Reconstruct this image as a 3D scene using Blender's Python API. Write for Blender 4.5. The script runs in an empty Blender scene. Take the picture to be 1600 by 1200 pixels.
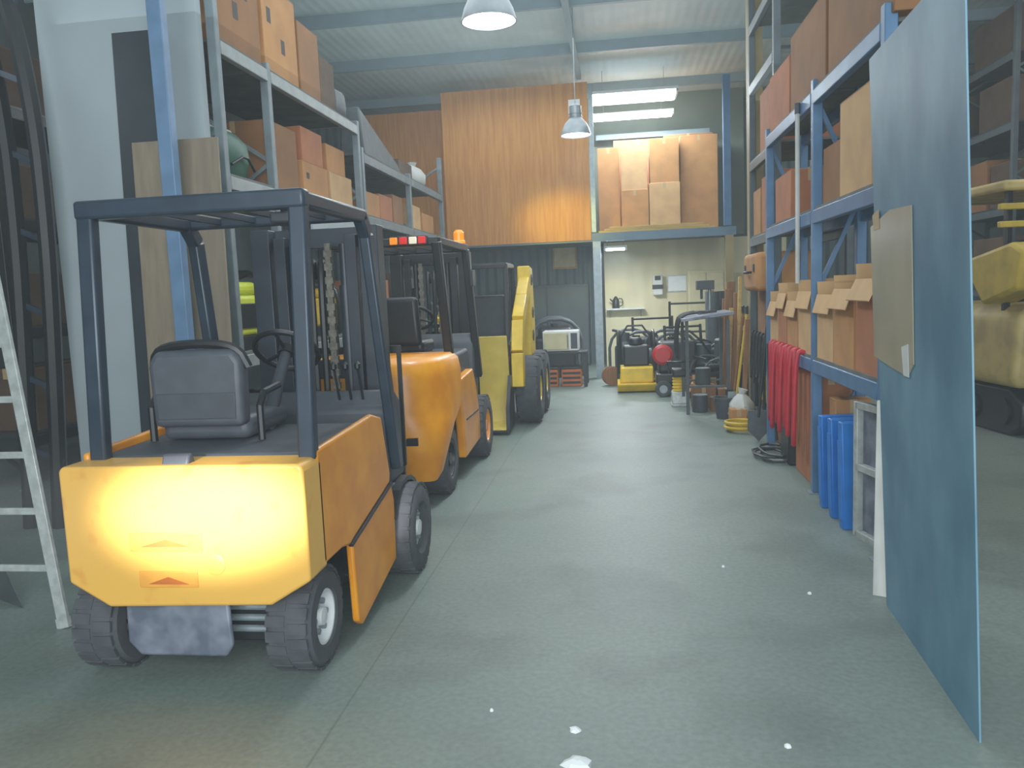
import bpy, bmesh, math, random
from mathutils import Vector, Matrix
random.seed(7)
SC = bpy.context.scene
COL = SC.collection
PI = math.pi

# ------------------------------------------------------------------ camera model
F = 1250.0
yaw, pit, rol = math.asin(.134), math.asin(.1132), .042
fw = Vector((-math.sin(yaw)*math.cos(pit), math.cos(yaw)*math.cos(pit), -math.sin(pit)))
r0 = Vector((math.cos(yaw), math.sin(yaw), 0)); u0 = r0.cross(fw)
rv = r0*math.cos(rol) - u0*math.sin(rol); uv = u0*math.cos(rol) + r0*math.sin(rol)
CAM = Vector((0, 0, 1.62))
def ray(px, py): return fw + rv*((px-800)/F) + uv*((600-py)/F)
def atY(px, py, Y):
    d = ray(px, py); return CAM + d*(Y/d.y)
def G(px, py, z=0.0):
    d = ray(px, py); return CAM + d*((z-CAM.z)/d.z)
cd = bpy.data.cameras.new('camera'); cam = bpy.data.objects.new('camera', cd); COL.objects.link(cam)
cd.sensor_width = 36; cd.lens = 36*F/1600; cd.clip_start = .05
cam.matrix_world = Matrix(((rv.x, uv.x, -fw.x, CAM.x), (rv.y, uv.y, -fw.y, CAM.y), (rv.z, uv.z, -fw.z, CAM.z), (0, 0, 0, 1)))
SC.camera = cam
SC.view_settings.view_transform = 'Standard'
SC.view_settings.gamma = 1.26

# ------------------------------------------------------------------ materials
def lin(c):
    out = []
    for v in c:
        v = v/255.0
        out.append(v/12.92 if v <= .04045 else ((v+.055)/1.055)**2.4)
    return out
def M(name, col, rough=.5, metal=0, var=.15, scale=6, bump=0, col2=None, stretch=(1,1,1), emit=0, spec=.5, lo=.35, hi=.65, det=2):
    m = bpy.data.materials.new(name); m.use_nodes = True
    nt = m.node_tree; b = nt.nodes['Principled BSDF']
    tc = nt.nodes.new('ShaderNodeTexCoord'); mp = nt.nodes.new('ShaderNodeMapping'); mp.inputs['Scale'].default_value = stretch
    nz = nt.nodes.new('ShaderNodeTexNoise'); nz.inputs['Scale'].default_value = scale; nz.inputs['Detail'].default_value = det
    rp = nt.nodes.new('ShaderNodeValToRGB')
    c = lin(col)
    a = [max(0, v*(1-var)) for v in c]; d = lin(col2) if col2 else [min(1, v*(1+var)) for v in c]
    rp.color_ramp.elements[0].position = lo; rp.color_ramp.elements[0].color = (*a, 1)
    rp.color_ramp.elements[1].position = hi; rp.color_ramp.elements[1].color = (*d, 1)
    L = nt.links
    L.new(tc.outputs['Object'], mp.inputs['Vector']); L.new(mp.outputs['Vector'], nz.inputs['Vector'])
    L.new(nz.outputs['Fac'], rp.inputs['Fac']); L.new(rp.outputs['Color'], b.inputs['Base Color'])
    b.inputs['Roughness'].default_value = rough; b.inputs['Metallic'].default_value = metal
    b.inputs['Specular IOR Level'].default_value = spec
    if emit:
        b.inputs['Emission Color'].default_value = (*c, 1); b.inputs['Emission Strength'].default_value = emit
    return m

orange = M('orange_paint', (238,138,6), .34, 0, .12, 5, col2=(244,152,14))
orange_glare_worn = M('glare_worn_orange_paint', (246,180,72), .36, 0, .1, 9, col2=(216,140,50), lo=.58, hi=.8)  # paled to help the rear glare read white; darker patches are wear
recess = M('darker_orange_badge', (232,152,50), .5, 0, .1, 9)  # badge colour, darker than the rear paint around it
yellow = M('yellow_paint', (230,186,4), .4, 0, .12, 6)
dullyellow = M('dull_yellow_paint', (184,156,50), .55, 0, .15, 6)
cream = M('cream_paint', (208,190,128), .5, 0, .1, 5)
bucketm = M('faded_yellow_bucket_paint', (218,188,76), .5, 0, .1, 5)
creamyel = M('faded_cream_yellow_paint', (176,154,92), .6, 0, .25, 4)
guardm = M('guard_dark_slate', (40,52,66), .35, .2, .15, 8)
mastm = M('mast_dark_steel', (42,50,60), .4, .2, .15, 8)
blackm = M('black_metal', (20,23,27), .42, .2, .2, 8)
greym = M('dark_grey_plastic', (54,60,68), .55, 0, .12, 10)
seatm = M('seat_vinyl', (62,67,76), .5, 0, .1, 14)
rubber = M('tyre_rubber', (60,63,68), .85, 0, .2, 12)
hubm = M('hub_white_paint', (220,224,226), .5, 0, .1, 9)
hubo = M('hub_dirty_brown', (104,76,48), .6, 0, .2, 9)
steel = M('galvanised_steel', (138,152,158), .38, .5, .12, 12)
platem = M('grey_plate', (96,104,122), .45, .2, .2, 9, col2=(128,136,152))
sheet_dk = M('dull_grey_sheet', (66,74,78), .6, .1, .2, 7)
chainm = M('oily_chain', (104,98,88), .5, .4, .3, 40)
redm = M('red_paint', (190,14,18), .45, 0, .1, 8)
red_faded = M('faded_red_orange', (190,92,26), .5, 0, .1, 8)
amber = M('amber_lens', (250,130,14), .25, 0, .05, 5, emit=.5)
redlens = M('red_lens', (220,24,24), .25, 0, .05, 5, emit=.4)
whitelens = M('white_lens', (240,230,200), .25, 0, .05, 5, emit=.4)
blue = M('blue_rack_paint', (66,108,150), .42, .1, .12, 7)
bluecol = M('pale_blue_column_paint', (96,130,168), .45, .1, .12, 7)
bluegrey = M('grey_rack_paint', (106,120,126), .5, .1, .14, 7)
tallrackm = M('dull_rack_paint', (70,82,88), .5, .1, .14, 7)
whiterack = M('pale_rack_paint', (140,148,148), .5, .1, .12, 7)
brightblue = M('bright_blue_paint', (0,104,196), .4, 0, .12, 6)
shelfm = M('grey_shelf_board', (84,90,88), .7, 0, .2, 5)
sheetm = M('scuffed_blue_sheet', (68,120,150), .5, .05, .14, 2.6, stretch=(1,1,.6), col2=(108,156,180), lo=.35, hi=.75, det=4)
palegrey = M('pale_grey_sheet', (158,172,178), .55, 0, .06, 1.5)
darkboard = M('dark_board', (36,44,50), .4, 0, .15, 4)
brownboard = M('brown_hardboard', (128,114,94), .6, 0, .12, 5, stretch=(4,4,.6))
card = M('cardboard', (176,120,66), .8, 0, .12, 4)
card_pale = M('pale_cardboard', (194,150,100), .8, 0, .1, 4)
card_grey = M('grey_cardboard', (156,146,124), .3, 0, .16, 3)
card_dark = M('dark_cardboard', (134,88,48), .8, 0, .12, 4)
card_shadow = M('shaded_cardboard', (78,58,42), .85, 0, .2, 4)  # darkened copy of the cardboard, with shade put into the colour
card_red = M('reddish_cardboard', (166,98,60), .8, 0, .12, 4)
tapem = M('packing_tape', (176,146,102), .4, 0, .08, 8)
printm = M('black_print', (42,36,34), .7, 0, .1, 8)
whitem = M('white_plastic', (214,218,216), .5, 0, .05, 6)
paper = M('white_paper', (234,240,242), .7, 0, .04, 6)
alum = M('aluminium', (190,198,196), .4, .2, .1, 20, col2=(156,162,158))
green = M('green_plastic', (46,88,70), .5, 0, .15, 5)
limey = M('lime_yellow_plastic', (200,212,40), .45, 0, .1, 5)
woodm = M('pale_timber', (192,152,76), .65, 0, .15, 3, stretch=(1,12,12))
woodv = M('brown_timber', (128,82,42), .65, 0, .18, 3, stretch=(12,12,1))
ply = M('plywood_tan', (190,122,58), .65, 0, .1, 3, col2=(200,136,70), stretch=(9,9,.6), spec=.2)
hose_red = M('red_hose_rubber', (184,20,40), .5, 0, .12, 10)
hose_yel = M('yellow_hose_rubber', (206,168,30), .5, 0, .1, 10)
cordm = M('black_cord', (22,23,26), .6, 0, .1, 10)
lampm = M('lamp_aluminium', (140,148,154), .35, .6, .1, 10)
glow = M('lamp_glow', (236,246,255), .4, 0, .02, 3, emit=24)
tubeglow = M('tube_glow', (232,248,255), .4, 0, .02, 3, emit=26)
silver = M('dark_grey_tarp', (58,68,74), .6, 0, .2, 6)
sackm = M('white_sack', (190,192,188), .8, 0, .1, 6)
beige = M('beige_metal', (196,186,144), .55, 0, .08, 4)
tanpaint = M('tan_column_paint', (146,130,86), .6, 0, .12, 3)
walldark = M('wall_dark', (74,86,88), .7, 0, .15, 1.5)
wallmezz = M('wall_grey_green', (92,104,92), .7, 0, .08, 2)
beamm = M('roof_steel', (128,150,160), .5, .0, .06, 4)
beam_dark = M('mezzanine_steel', (84,112,132), .45, .1, .1, 4)

def corr(name, col, dark, scale, axis='X', rough=.55):
    m = M(name, col, rough, 0, .08, 1.5); nt = m.node_tree; b = nt.nodes['Principled BSDF']
    tc = nt.nodes.new('ShaderNodeTexCoord'); w = nt.nodes.new('ShaderNodeTexWave'); w.bands_direction = axis
    w.inputs['Scale'].default_value = scale
    bp = nt.nodes.new('ShaderNodeBump'); bp.inputs['Strength'].default_value = dark; bp.inputs['Distance'].default_value = .06
    nt.links.new(tc.outputs['Object'], w.inputs['Vector']); nt.links.new(w.outputs['Fac'], bp.inputs['Height'])
    nt.links.new(bp.outputs['Normal'], b.inputs['Normal'])
    return m
ceilm = corr('corrugated_ceiling', (176,194,196), .1, 2.2, 'X')
backwallm = corr('corrugated_back_wall', (90,108,112), .6, 1.6, 'X')
creamwall = corr('cream_wall', (216,206,164), .25, .9, 'X')

def floor_mat():
    m = bpy.data.materials.new('concrete_floor'); m.use_nodes = True
    nt = m.node_tree; N = nt.nodes; L = nt.links; b = N['Principled BSDF']
    tc = N.new('ShaderNodeTexCoord')
    def noise(s, d=3):
        n = N.new('ShaderNodeTexNoise'); n.inputs['Scale'].default_value = s; n.inputs['Detail'].default_value = d
        L.new(tc.outputs['Object'], n.inputs['Vector']); return n
    def ramp(src, p0, c0, p1, c1):
        r = N.new('ShaderNodeValToRGB'); r.color_ramp.elements[0].position = p0; r.color_ramp.elements[1].position = p1
        r.color_ramp.elements[0].color = (*c0, 1); r.color_ramp.elements[1].color = (*c1, 1)
        L.new(src, r.inputs['Fac']); return r
    def mix(f, A, B, mode='MULTIPLY'):
        x = N.new('ShaderNodeMixRGB'); x.blend_type = mode
        if isinstance(f, float): x.inputs[0].default_value = f
        else: L.new(f, x.inputs[0])
        L.new(A, x.inputs[1]); L.new(B, x.inputs[2]); return x
    base = ramp(noise(.55).outputs['Fac'], .3, lin((98,113,107)), .7, lin((116,129,121)))
    st = ramp(noise(1.3, 6).outputs['Fac'], .36, (.68,.68,.68), .5, (1,1,1))
    fine = ramp(noise(38, 2).outputs['Fac'], .3, (.84,.84,.84), .7, (1.1,1.1,1.1))
    c1 = mix(.75, base.outputs[0], st.outputs[0]); c2 = mix(1.0, c1.outputs[0], fine.outputs[0])
    sx = N.new('ShaderNodeSeparateXYZ'); L.new(tc.outputs['Object'], sx.inputs[0])
    ad = N.new('ShaderNodeMath'); ad.operation = 'ADD'; ad.inputs[1].default_value = 1.12; L.new(sx.outputs['X'], ad.inputs[0])
    ab = N.new('ShaderNodeMath'); ab.operation = 'ABSOLUTE'; L.new(ad.outputs[0], ab.inputs[0])
    lt = N.new('ShaderNodeMath'); lt.operation = 'LESS_THAN'; lt.inputs[1].default_value = .005; L.new(ab.outputs[0], lt.inputs[0])
    dk = N.new('ShaderNodeRGB'); dk.outputs[0].default_value = (.7,.7,.7,1)
    c3 = mix(lt.outputs[0], c2.outputs[0], dk.outputs[0])
    L.new(c3.outputs[0], b.inputs['Base Color'])
    b.inputs['Roughness'].default_value = .5
    b.inputs['Specular IOR Level'].default_value = .4
    return m
floorm = floor_mat()

# ------------------------------------------------------------------ mesh builder
class MB:
    def __init__(s): s.bm = bmesh.new()
    def hexa(s, P):
        v = [s.bm.verts.new(p) for p in P]
        for f in ((0,3,2,1),(4,5,6,7),(0,1,5,4),(1,2,6,5),(2,3,7,6),(3,0,4,7)): s.bm.faces.new([v[i] for i in f])
        return s
    def box(s, x0, x1, y0, y1, z0, z1):
        return s.hexa([(x0,y0,z0),(x1,y0,z0),(x1,y1,z0),(x0,y1,z0),(x0,y0,z1),(x1,y0,z1),(x1,y1,z1),(x0,y1,z1)])
    def obox(s, c, size, rot):
        hx, hy, hz = size[0]/2, size[1]/2, size[2]/2
        c = Vector(c)
        return s.hexa([c + rot @ Vector(p) for p in ((-hx,-hy,-hz),(hx,-hy,-hz),(hx,hy,-hz),(-hx,hy,-hz),(-hx,-hy,hz),(hx,-hy,hz),(hx,hy,hz),(-hx,hy,hz))])
    def bar(s, p0, p1, w, d, up=(0,0,1)):
        p0, p1 = Vector(p0), Vector(p1); z = (p1-p0).normalized(); u = Vector(up)
        if abs(z.dot(u)) > .97: u = Vector((0,1,0))
        x = u.cross(z).normalized(); y = z.cross(x)
        q = [p0-x*w/2-y*d/2, p0+x*w/2-y*d/2, p0+x*w/2+y*d/2, p0-x*w/2+y*d/2]
        return s.hexa(q + [p+(p1-p0) for p in q])
    def cyl(s, p0, p1, r, r2=None, n=16):
        return s.loft([s.ring(p0, Vector(p1)-Vector(p0), r, n), s.ring(p1, Vector(p1)-Vector(p0), r if r2 is None else r2, n)])
    def ring(s, p, d, r, n, x=None):
        d = Vector(d).normalized()
        if x is None:
            a = Vector((0,0,1)) if abs(d.z) < .9 else Vector((1,0,0)); x = a.cross(d).normalized()
        y = d.cross(x)
        return [Vector(p) + x*r*math.cos(2*PI*i/n) + y*r*math.sin(2*PI*i/n) for i in range(n)]
    def loft(s, rings, cap=True, closed=False):
        R = [[s.bm.verts.new(p) for p in r] for r in rings]; n = len(R[0])
        m = len(R)
        for k in range(m if closed else m-1):
            A, B = R[k], R[(k+1) % m]
            for i in range(n):
                j = (i+1) % n
                try: s.bm.faces.new((A[i], A[j], B[j], B[i]))
                except ValueError: pass
        if cap and not closed:
            s.bm.faces.new(R[0][::-1]); s.bm.faces.new(R[-1])
        return s
    def tube(s, pts, r, n=8, smooth=0, closed=False):
        P = [Vector(p) for p in pts]
        for _ in range(smooth):
            Q = []
            m = len(P)
            for i in range(m if closed else m-1):
                a, b = P[i], P[(i+1) % m]; Q += [a*.75+b*.25, a*.25+b*.75]
            if not closed: Q = [P[0]] + Q + [P[-1]]
            P = Q
        m = len(P); rings = []; x = None
        for i in range(m):
            if closed: d = P[(i+1) % m]-P[i-1]
            else: d = P[min(i+1, m-1)]-P[max(i-1, 0)]
            d.normalize()
            if x is None:
                a = Vector((0,0,1)) if abs(d.z) < .9 else Vector((1,0,0)); x = a.cross(d).normalized()
            else:
                x = (x - d*x.dot(d)).normalized()
            rings.append(s.ring(P[i], d, r, n, x))
        return s.loft(rings, closed=closed)
    def prism(s, pts, axis, a0, a1):
        def mk(p, a):
            return (a, p[0], p[1]) if axis == 'x' else ((p[0], a, p[1]) if axis == 'y' else (p[0], p[1], a))
        return s.loft([[Vector(mk(p, a0)) for p in pts], [Vector(mk(p, a1)) for p in pts]])
    def lathe(s, prof, o=(0,0,0), axis='z', n=28, closed=False):
        rings = []
        for r, h in prof:
            rg = []
            for i in range(n):
                c, q = r*math.cos(2*PI*i/n), r*math.sin(2*PI*i/n)
                p = (c, q, h) if axis == 'z' else ((h, c, q) if axis == 'x' else (c, h, q))
                rg.append(Vector(o)+Vector(p))
            rings.append(rg)
        return s.loft(rings, cap=not closed, closed=closed)
    def build(s, name, mat, parent=None, bev=0, seg=2, ang=35, loc=None):
        bmesh.ops.recalc_face_normals(s.bm, faces=s.bm.faces)
        me = bpy.data.meshes.new(name); s.bm.to_mesh(me); s.bm.free()
        me.materials.append(mat)
        me.polygons.foreach_set('use_smooth', [True]*len(me.polygons)); me.set_sharp_from_angle(angle=math.radians(ang))
        o = bpy.data.objects.new(name, me); COL.objects.link(o)
        if parent: o.parent = parent
        if loc: o.location = loc
        if bev:
            b = o.modifiers.new('bevel', 'BEVEL'); b.width = bev; b.segments = seg; b.limit_method = 'ANGLE'; b.angle_limit = math.radians(30)
        return o

def tag(o, label, cat, group=None):
    o['label'] = label; o['category'] = cat
    if group: o['group'] = group
    return o
def thing(name, label, cat, loc=(0,0,0), rotz=0, group=None):
    o = bpy.data.objects.new(name, None); COL.objects.link(o); o.empty_display_size = .1
    o.location = loc; o.rotation_euler = (0,0,rotz)
    return tag(o, label, cat, group)
def struct(name, mb, mat, bev=0):
    o = mb.build(name, mat, bev=bev); o['kind'] = 'structure'; return o
def Rx(a): return Matrix.Rotation(a, 3, 'X')
def Ry(a): return Matrix.Rotation(a, 3, 'Y')
def Rz(a): return Matrix.Rotation(a, 3, 'Z')

# ------------------------------------------------------------------ setting
CZ = 5.5
struct('floor', MB().box(-8, 8, -4, 19, -.1, 0), floorm)
struct('ceiling', MB().box(-8, 8, -4, 19, CZ, CZ+.1), ceilm)
struct('wall_left', MB().box(-7.2, -7, -4, 18.2, 0, CZ), walldark)
struct('wall_right', MB().box(7, 7.2, -4, 18.2, 0, CZ), walldark)
struct('wall_back', MB().box(-7, 7, 18, 18.2, 0, CZ), backwallm)
k = 0
for Y in (5.4, 7.4, 9.3, 11.05, 13.2, 15.8):
    k += 1
    m = MB(); m.box(-7, 7, Y-.01, Y+.01, CZ-.15, CZ); m.box(-7, 7, Y, Y+.07, CZ-.16, CZ-.148)
    struct('trim_%d' % k, m, beamm)
k += 1; struct('trim_%d' % k, MB().box(-.61, -.52, -2, 14.6, CZ-.22, CZ-.161), beamm)
MY = 14.7; MZ = 2.62
struct('floor_mezzanine', MB().box(-4.6, 2.1, MY+.02, 18, MZ-.06, MZ), shelfm)
k += 1; struct('trim_%d' % k, MB().box(-4.6, 2.1, MY-.06, MY+.02, MZ-.15, MZ), beam_dark)
for x, z1, mt in ((-.34, MZ-.15, steel), (1.98, MZ-.15, tanpaint)):
    k += 1; struct('trim_%d' % k, MB().box(x-.07, x+.07, MY-.07, MY+.07, 0, z1), mt)
k += 1; struct('trim_%d' % k, MB().box(1.9, 2.02, MY-.06, MY+.06, MZ+.02, CZ-.3), blue)
k += 1; struct('trim_%d' % k, MB().box(-.42, -.34, MY-.06, MY+.04, MZ+.02, CZ-.3), steel)
k += 1; struct('trim_%d' % k, MB().box(-.34, 1.9, 16.7, 16.78, 4.6, 4.7), beamm)
struct('wall_upper', MB().box(-3.05, -.43, MY-.09, MY-.062, 2.5, 5.24), ply)
struct('wall_upper_left', MB().box(-4.9, -3.07, MY+.6, MY+.63, MZ, 5.1), ply)
struct('wall_mezzanine', MB().box(-.6, 2.6, 17.0, 17.1, MZ, CZ), wallmezz)
struct('wall_office', MB().box(-.25, 3.4, 16.9, 17.0, 0, MZ-.06), creamwall)
k += 1; struct('trim_%d' % k, MB().box(1.56, 1.72, 9.82, 9.98, 0, CZ-.001), tanpaint)
struct('wall_partition', MB().box(-4.16, -2.92, 5.62, 5.7, 0, 5.24), palegrey)

# ------------------------------------------------------------------ generic pieces
def wheel(parent, name, x, y, r, w, side, hub, hubr=.52, lugs=0, nuts=False):
    """tyre with axis along x; side=+1 outer face towards +x"""
    h = w/2; m = MB()
    prof = [(r*.5,-h*.8),(r*.58,-h),(r*.86,-h),(r*.97,-h*.8),(r,-h*.45),(r,h*.45),(r*.97,h*.8),(r*.86,h),(r*.58,h),(r*.5,h*.8)]
    m.lathe(prof, (0,0,0), 'x', 36, closed=True)
    for i in range(lugs):
        a = 2*PI*i/lugs
        for sgn in (-1, 1):
            aa = a + (PI/lugs if sgn > 0 else 0)
            c = (sgn*h*.48, math.cos(aa)*r*.985, math.sin(aa)*r*.985)
            m.obox(c, (h*.85, .046, .012), Rx(aa+PI/2))
    t = m.build(name, rubber, parent); t.location = (x, y, r)
    m = MB(); s = side
    m.lathe([(r*hubr,-h*.6*s),(r*hubr,h*.9*s),(r*hubr*.88,h*.9*s),(r*hubr*.8,h*.5*s),(r*.2,h*.45*s),(r*.17,h*.85*s),(r*.02,h*.88*s)], (0,0,0), 'x', 28)
    hb = m.build('hub', hub, t)
    if nuts:
        for i in range(6):
            m = MB(); a = 2*PI*i/6; c = Vector((h*.45*s, math.cos(a)*r*.3, math.sin(a)*r*.3))
            m.cyl(c, c+Vector((.03*s,0,0)), .014, n=6); m.build('wheel_nut', steel, t)
    return t

def mast(parent, y, z0, z1, half, mat, cx=0, rw=.055, iw=.024):
    for sx in (-1, 1):
        m = MB(); x = cx+sx*half; xa, xb = sorted((x+sx*.02, x-sx*rw))
        m.box(xa, xb, y-.002, y+.13, z0, z1); m.build('mast_rail', mat, parent, .006)
        m = MB(); xi = cx+sx*(half-rw-iw-.02); m.box(xi-iw, xi+iw, y+.01, y+.12, z0+.05, z1-.05); m.build('inner_mast_rail', mat, parent, .004)
        m = MB(); xc = cx+sx*half*.42; m.cyl((xc, y+.08, z0+.1), (xc, y+.08, z1-.35), .042, n=14); m.cyl((xc, y+.08, z1-.35), (xc, y+.08, z1-.1), .03, n=12)
        m.build('lift_cylinder', mat, parent)
        m = MB(); n = int((z1-z0-.3)/.04)
        for i in range(n):
            z = z0+.2+i*.04; w = .05 if i % 2 else .034
            m.box(cx+sx*half*.24-w/2, cx+sx*half*.24+w/2, y-.02, y+.01, z, z+.0405)
        m.build('lift_chain', chainm, parent)
        m = MB(); xh = cx+sx*half*.08; m.tube([(xh,y-.01,z0+.5),(xh+.01,y-.03,z1-.5),(xh,y+.02,z1-.15),(xh,y+.1,z1-.3)], .02, 7, 2); m.build('hydraulic_hose', blackm, parent)
    for z in (z0+.12, z1-.06, (z0+z1)/2+.1):
        m = MB(); m.box(cx-half-.01, cx+half+.01, y+.1, y+.14, z-.06, z+.06); m.build('mast_crossbar', mat, parent, .006)

def forks(parent, y, length, rest=True):
    for za, zb in ((.12,.22),(.45,.55)):
        m = MB(); m.box(-.42, .42, y, y+.04, za, zb); m.build('carriage_plate', blackm, parent, .005)
    if rest:
        m = MB()
        for i in range(7):
            x = -.42+.14*i; m.box(x-.012,x+.012,y+.005,y+.03,.55,1.3)
        m.box(-.435,.435,y+.003,y+.033,1.28,1.32); m.build('load_backrest', blackm, parent)
    for sx in (-.25, .25):
        m = MB(); m.box(sx-.055, sx+.055, y+.04, y+.085, .03, .6); m.hexa([(sx-.055,y+.04,.03),(sx+.055,y+.04,.03),(sx+.04,y+length,.03),(sx-.04,y+length,.03),(sx-.055,y+.04,.07),(sx+.055,y+.04,.07),(sx+.04,y+length,.042),(sx-.04,y+length,.042)])
        m.build('fork', blackm, parent)

def steering(parent, c, tilt, r=.17, mat=blackm):
    c = Vector(c); m = MB()
    R = Rx(tilt); pts = [c + R @ Vector((math.cos(2*PI*i/28)*r, math.sin(2*PI*i/28)*r, 0)) for i in range(28)]
    m.tube(pts, .016, 8, closed=True)
    for i in range(3):
        a = 2*PI*i/3+.5; m.cyl(c, c + R @ Vector((math.cos(a)*r, math.sin(a)*r, 0)), .01, n=8)
    m.cyl(c - R @ Vector((0,0,.02)), c + R @ Vector((0,0,.025)), .04, n=14)
    w = m.build('steering_wheel', mat, parent)
    m = MB(); m.cyl(c - R @ Vector((0,0,.02)), c - R @ Vector((0,0,.5)), .028, .04, 12); m.build('steering_column', greym, parent)

# ------------------------------------------------------------------ forklift 1 (nearest)
FL = 'orange forklifts parked in a row'
t = thing('forklift', 'orange electric forklift with flat glaring rear and grey seat, nearest the camera', 'forklift', (-1.80, 3.0, 0), 0, FL)
m = MB(); m.prism([(-.535,.955),(-.52,.975),(.52,.975),(.535,.955),(.535,.49),(.36,.385),(-.36,.37),(-.535,.475)], 'y', 0, .2)
m.build('counterweight', orange_glare_worn, t, .018, 3)
m = MB(); m.prism([(.16,.97),(.42,.97),(.42,.5),(.16,.54)], 'x', -.53, .53); m.build('rear_body', orange_glare_worn, t, .02, 2)
for z, w, hh in ((.655, .16, .04), (.495, .13, .035)):
    m = MB(); m.box(-.08-w, -.08+w, -.004, .01, z-hh, z+hh); e = m.build('badge', recess, t, .003, 2)
    m = MB(); m.prism([(-.08-w*.7, z-.02), (-.08+w*.7, z-.02), (-.08, z+.012)], 'y', -.006, -.003); m.build('badge_triangle', red_faded, e)
m = MB(); m.lathe([(.045,.005),(.045,-.004),(.04,-.006),(.002,-.006)], (.13,0,.56), 'y', 24); m.build('filler_cap', orange_glare_worn, t)
m = MB(); m.prism([(.03,.965),(.1,.965),(.08,1.015),(.05,1.015)], 'x', -.09, .03); m.build('hood_latch', greym, t, .01)
m = MB(); m.prism([(.2,.98),(.95,.99),(1.0,.95),(1.0,.55),(.2,.55)], 'x', -.5, .5); m.build('battery_hood', greym, t, .03, 3)
for sx in (-1, 1):
    m = MB(); x0, x1 = (.501, .535) if sx > 0 else (-.535, -.501)
    m.prism([(.16,1.0),(.94,1.03),(1.1,.99),(1.2,.66),(1.18,.61),(.56,.495),(.5,.48),(.4,.5),(.16,.5)], 'x', x0, x1); m.build('side_panel', orange, t, .014, 3)
    m = MB(); m.prism([(.52,.475),(1.2,.6),(1.24,.5),(1.22,.17),(.6,.05),(.54,.09)], 'x', x0, x1+.002*sx)
    m.build('lower_side_panel', orange, t, .012, 3)
    m = MB(); m.bar((sx*.535, .5, .478), (sx*.535, 1.2, .607), .02, .014); m.build('rubber_trim', blackm, t)
    pts = []
    for i in range(9):
        a = PI*(.15+.72*i/8); pts.append((1.5-.325*math.cos(PI-a)*-1, .25+.325*math.sin(a)))
    inner = [(1.5+(p[0]-1.5)*.92, .25+(p[1]-.25)*.92) for p in pts]
    m = MB(); xa, xb = (.36, .545) if sx > 0 else (-.545, -.36)
    for i in range(8):
        a, b, c, d = pts[i], pts[i+1], inner[i+1], inner[i]
        m.hexa([(xa,a[0],a[1]),(xb,a[0],a[1]),(xb,b[0],b[1]),(xa,b[0],b[1]),(xa,d[0],d[1]),(xb,d[0],d[1]),(xb,c[0],c[1]),(xa,c[0],c[1])])
    m.build('fender', blackm, t)
m = MB(); m.box(-.36, .34, .2, 1.6, .14, .55); m.build('chassis', blackm, t, .01)
m = MB(); m.box(-.5, .5, 1.0, 1.5, .5, .56); m.build('floor_plate', greym, t, .01)
m = MB(); m.prism([(1.3,.56),(1.62,.56),(1.62,1.02),(1.5,1.1),(1.36,1.0)], 'x', -.5, .5); m.build('dashboard', greym, t, .03, 3)
m = MB(); m.prism([(-.33,.37),(.14,.37),(.145,.18),(.11,.13),(-.28,.13),(-.335,.19)], 'y', .06, .085); m.build('steer_axle_cover', platem, t, .02, 3)
m = MB(); m.box(-.42, .42, .26, .36, .2, .28); m.build('steer_axle', steel, t, .01)
for z in (.2, .25, .3):
    m = MB(); m.cyl((-.46,.2,z),(.42,.2,z),.016,n=10); m.build('steering_rod', steel, t)
m = MB(); m.box(-.36, .08, .5, .96, .99, 1.1); m.build('seat_cushion', seatm, t, .04, 3)
bk = MB()
bk.prism([(-.36,1.06),(-.37,1.36),(-.33,1.42),(.05,1.42),(.09,1.36),(.08,1.06)], 'y', .44, .54)
b = bk.build('backrest', seatm, t, .03, 3)
m = MB(); m.tube([(-.37,.5,1.33),(-.34,.485,1.43),(-.14,.48,1.45),(.06,.485,1.43),(.1,.5,1.33)], .022, 8, 2); m.build('backrest_piping', blackm, b)
m = MB(); m.box(-.18, -.15, .435, .44, 1.14, 1.2); m.build('backrest_tag', platem, b)
m = MB(); m.prism([(-.33,1.1),(-.335,1.22),(.055,1.22),(.05,1.1)], 'y', .434, .44)
m.build('backrest_pocket', greym, b, .004)
for x in (.14, -.4):
    m = MB(); m.tube([(x,.5,.99),(x,.5,1.2),(x,.72,1.22)], .018, 8, 1); m.build('armrest', blackm, t)
steering(t, (.03, 1.1, 1.36), math.radians(-40))
for x in (.2, .27, .34):
    m = MB(); m.cyl((x,1.4,1.05),(x,1.34,1.24),.008,n=8); m.lathe([(.002,1.22),(.018,1.235),(.018,1.26),(.002,1.275)], (x,1.335,0), 'z', 12)
    m.build('control_lever', blackm, t)
XL, XR, GZ = -.45, .5, 2.08
for x, xbot, s in ((XL, -.45, -1), (XR, .495, 1)):
    m = MB(); m.bar((xbot, .17, .96), (x, .24, GZ-.03), .075, .06); m.build('guard_rear_post', guardm, t, .012)
    m = MB(); m.bar((x+s*.03, 1.36, .66), (x, 1.13, GZ-.12), .06, .085); m.bar((x,1.135,GZ-.13),(x,1.04,GZ-.03),.06,.085); m.build('guard_front_post', guardm, t, .012)
    m = MB(); m.box(x-.03, x+.03, .26, 1.08, GZ-.07, GZ); m.build('guard_side_rail', guardm, t, .015)
m = MB(); m.box(XL-.04, XR+.04, .2, .275, GZ-.075, GZ+.005); m.build('guard_rear_crossbar', guardm, t, .014)
m = MB(); m.box(XL, XR, 1.04, 1.1, GZ-.06, GZ-.005); m.build('guard_front_crossbar', guardm, t, .014)
for i in range(4):
    x = XL+.19*(i+1); m = MB(); m.box(x-.01, x+.01, .27, 1.05, GZ-.045, GZ-.01); m.build('guard_slat', guardm, t, .003)
m = MB(); m.obox((.3,.62,GZ-.075),(.14,.2,.05),Rz(.2)); m.build('dome_lamp', greym, t, .01)
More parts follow.
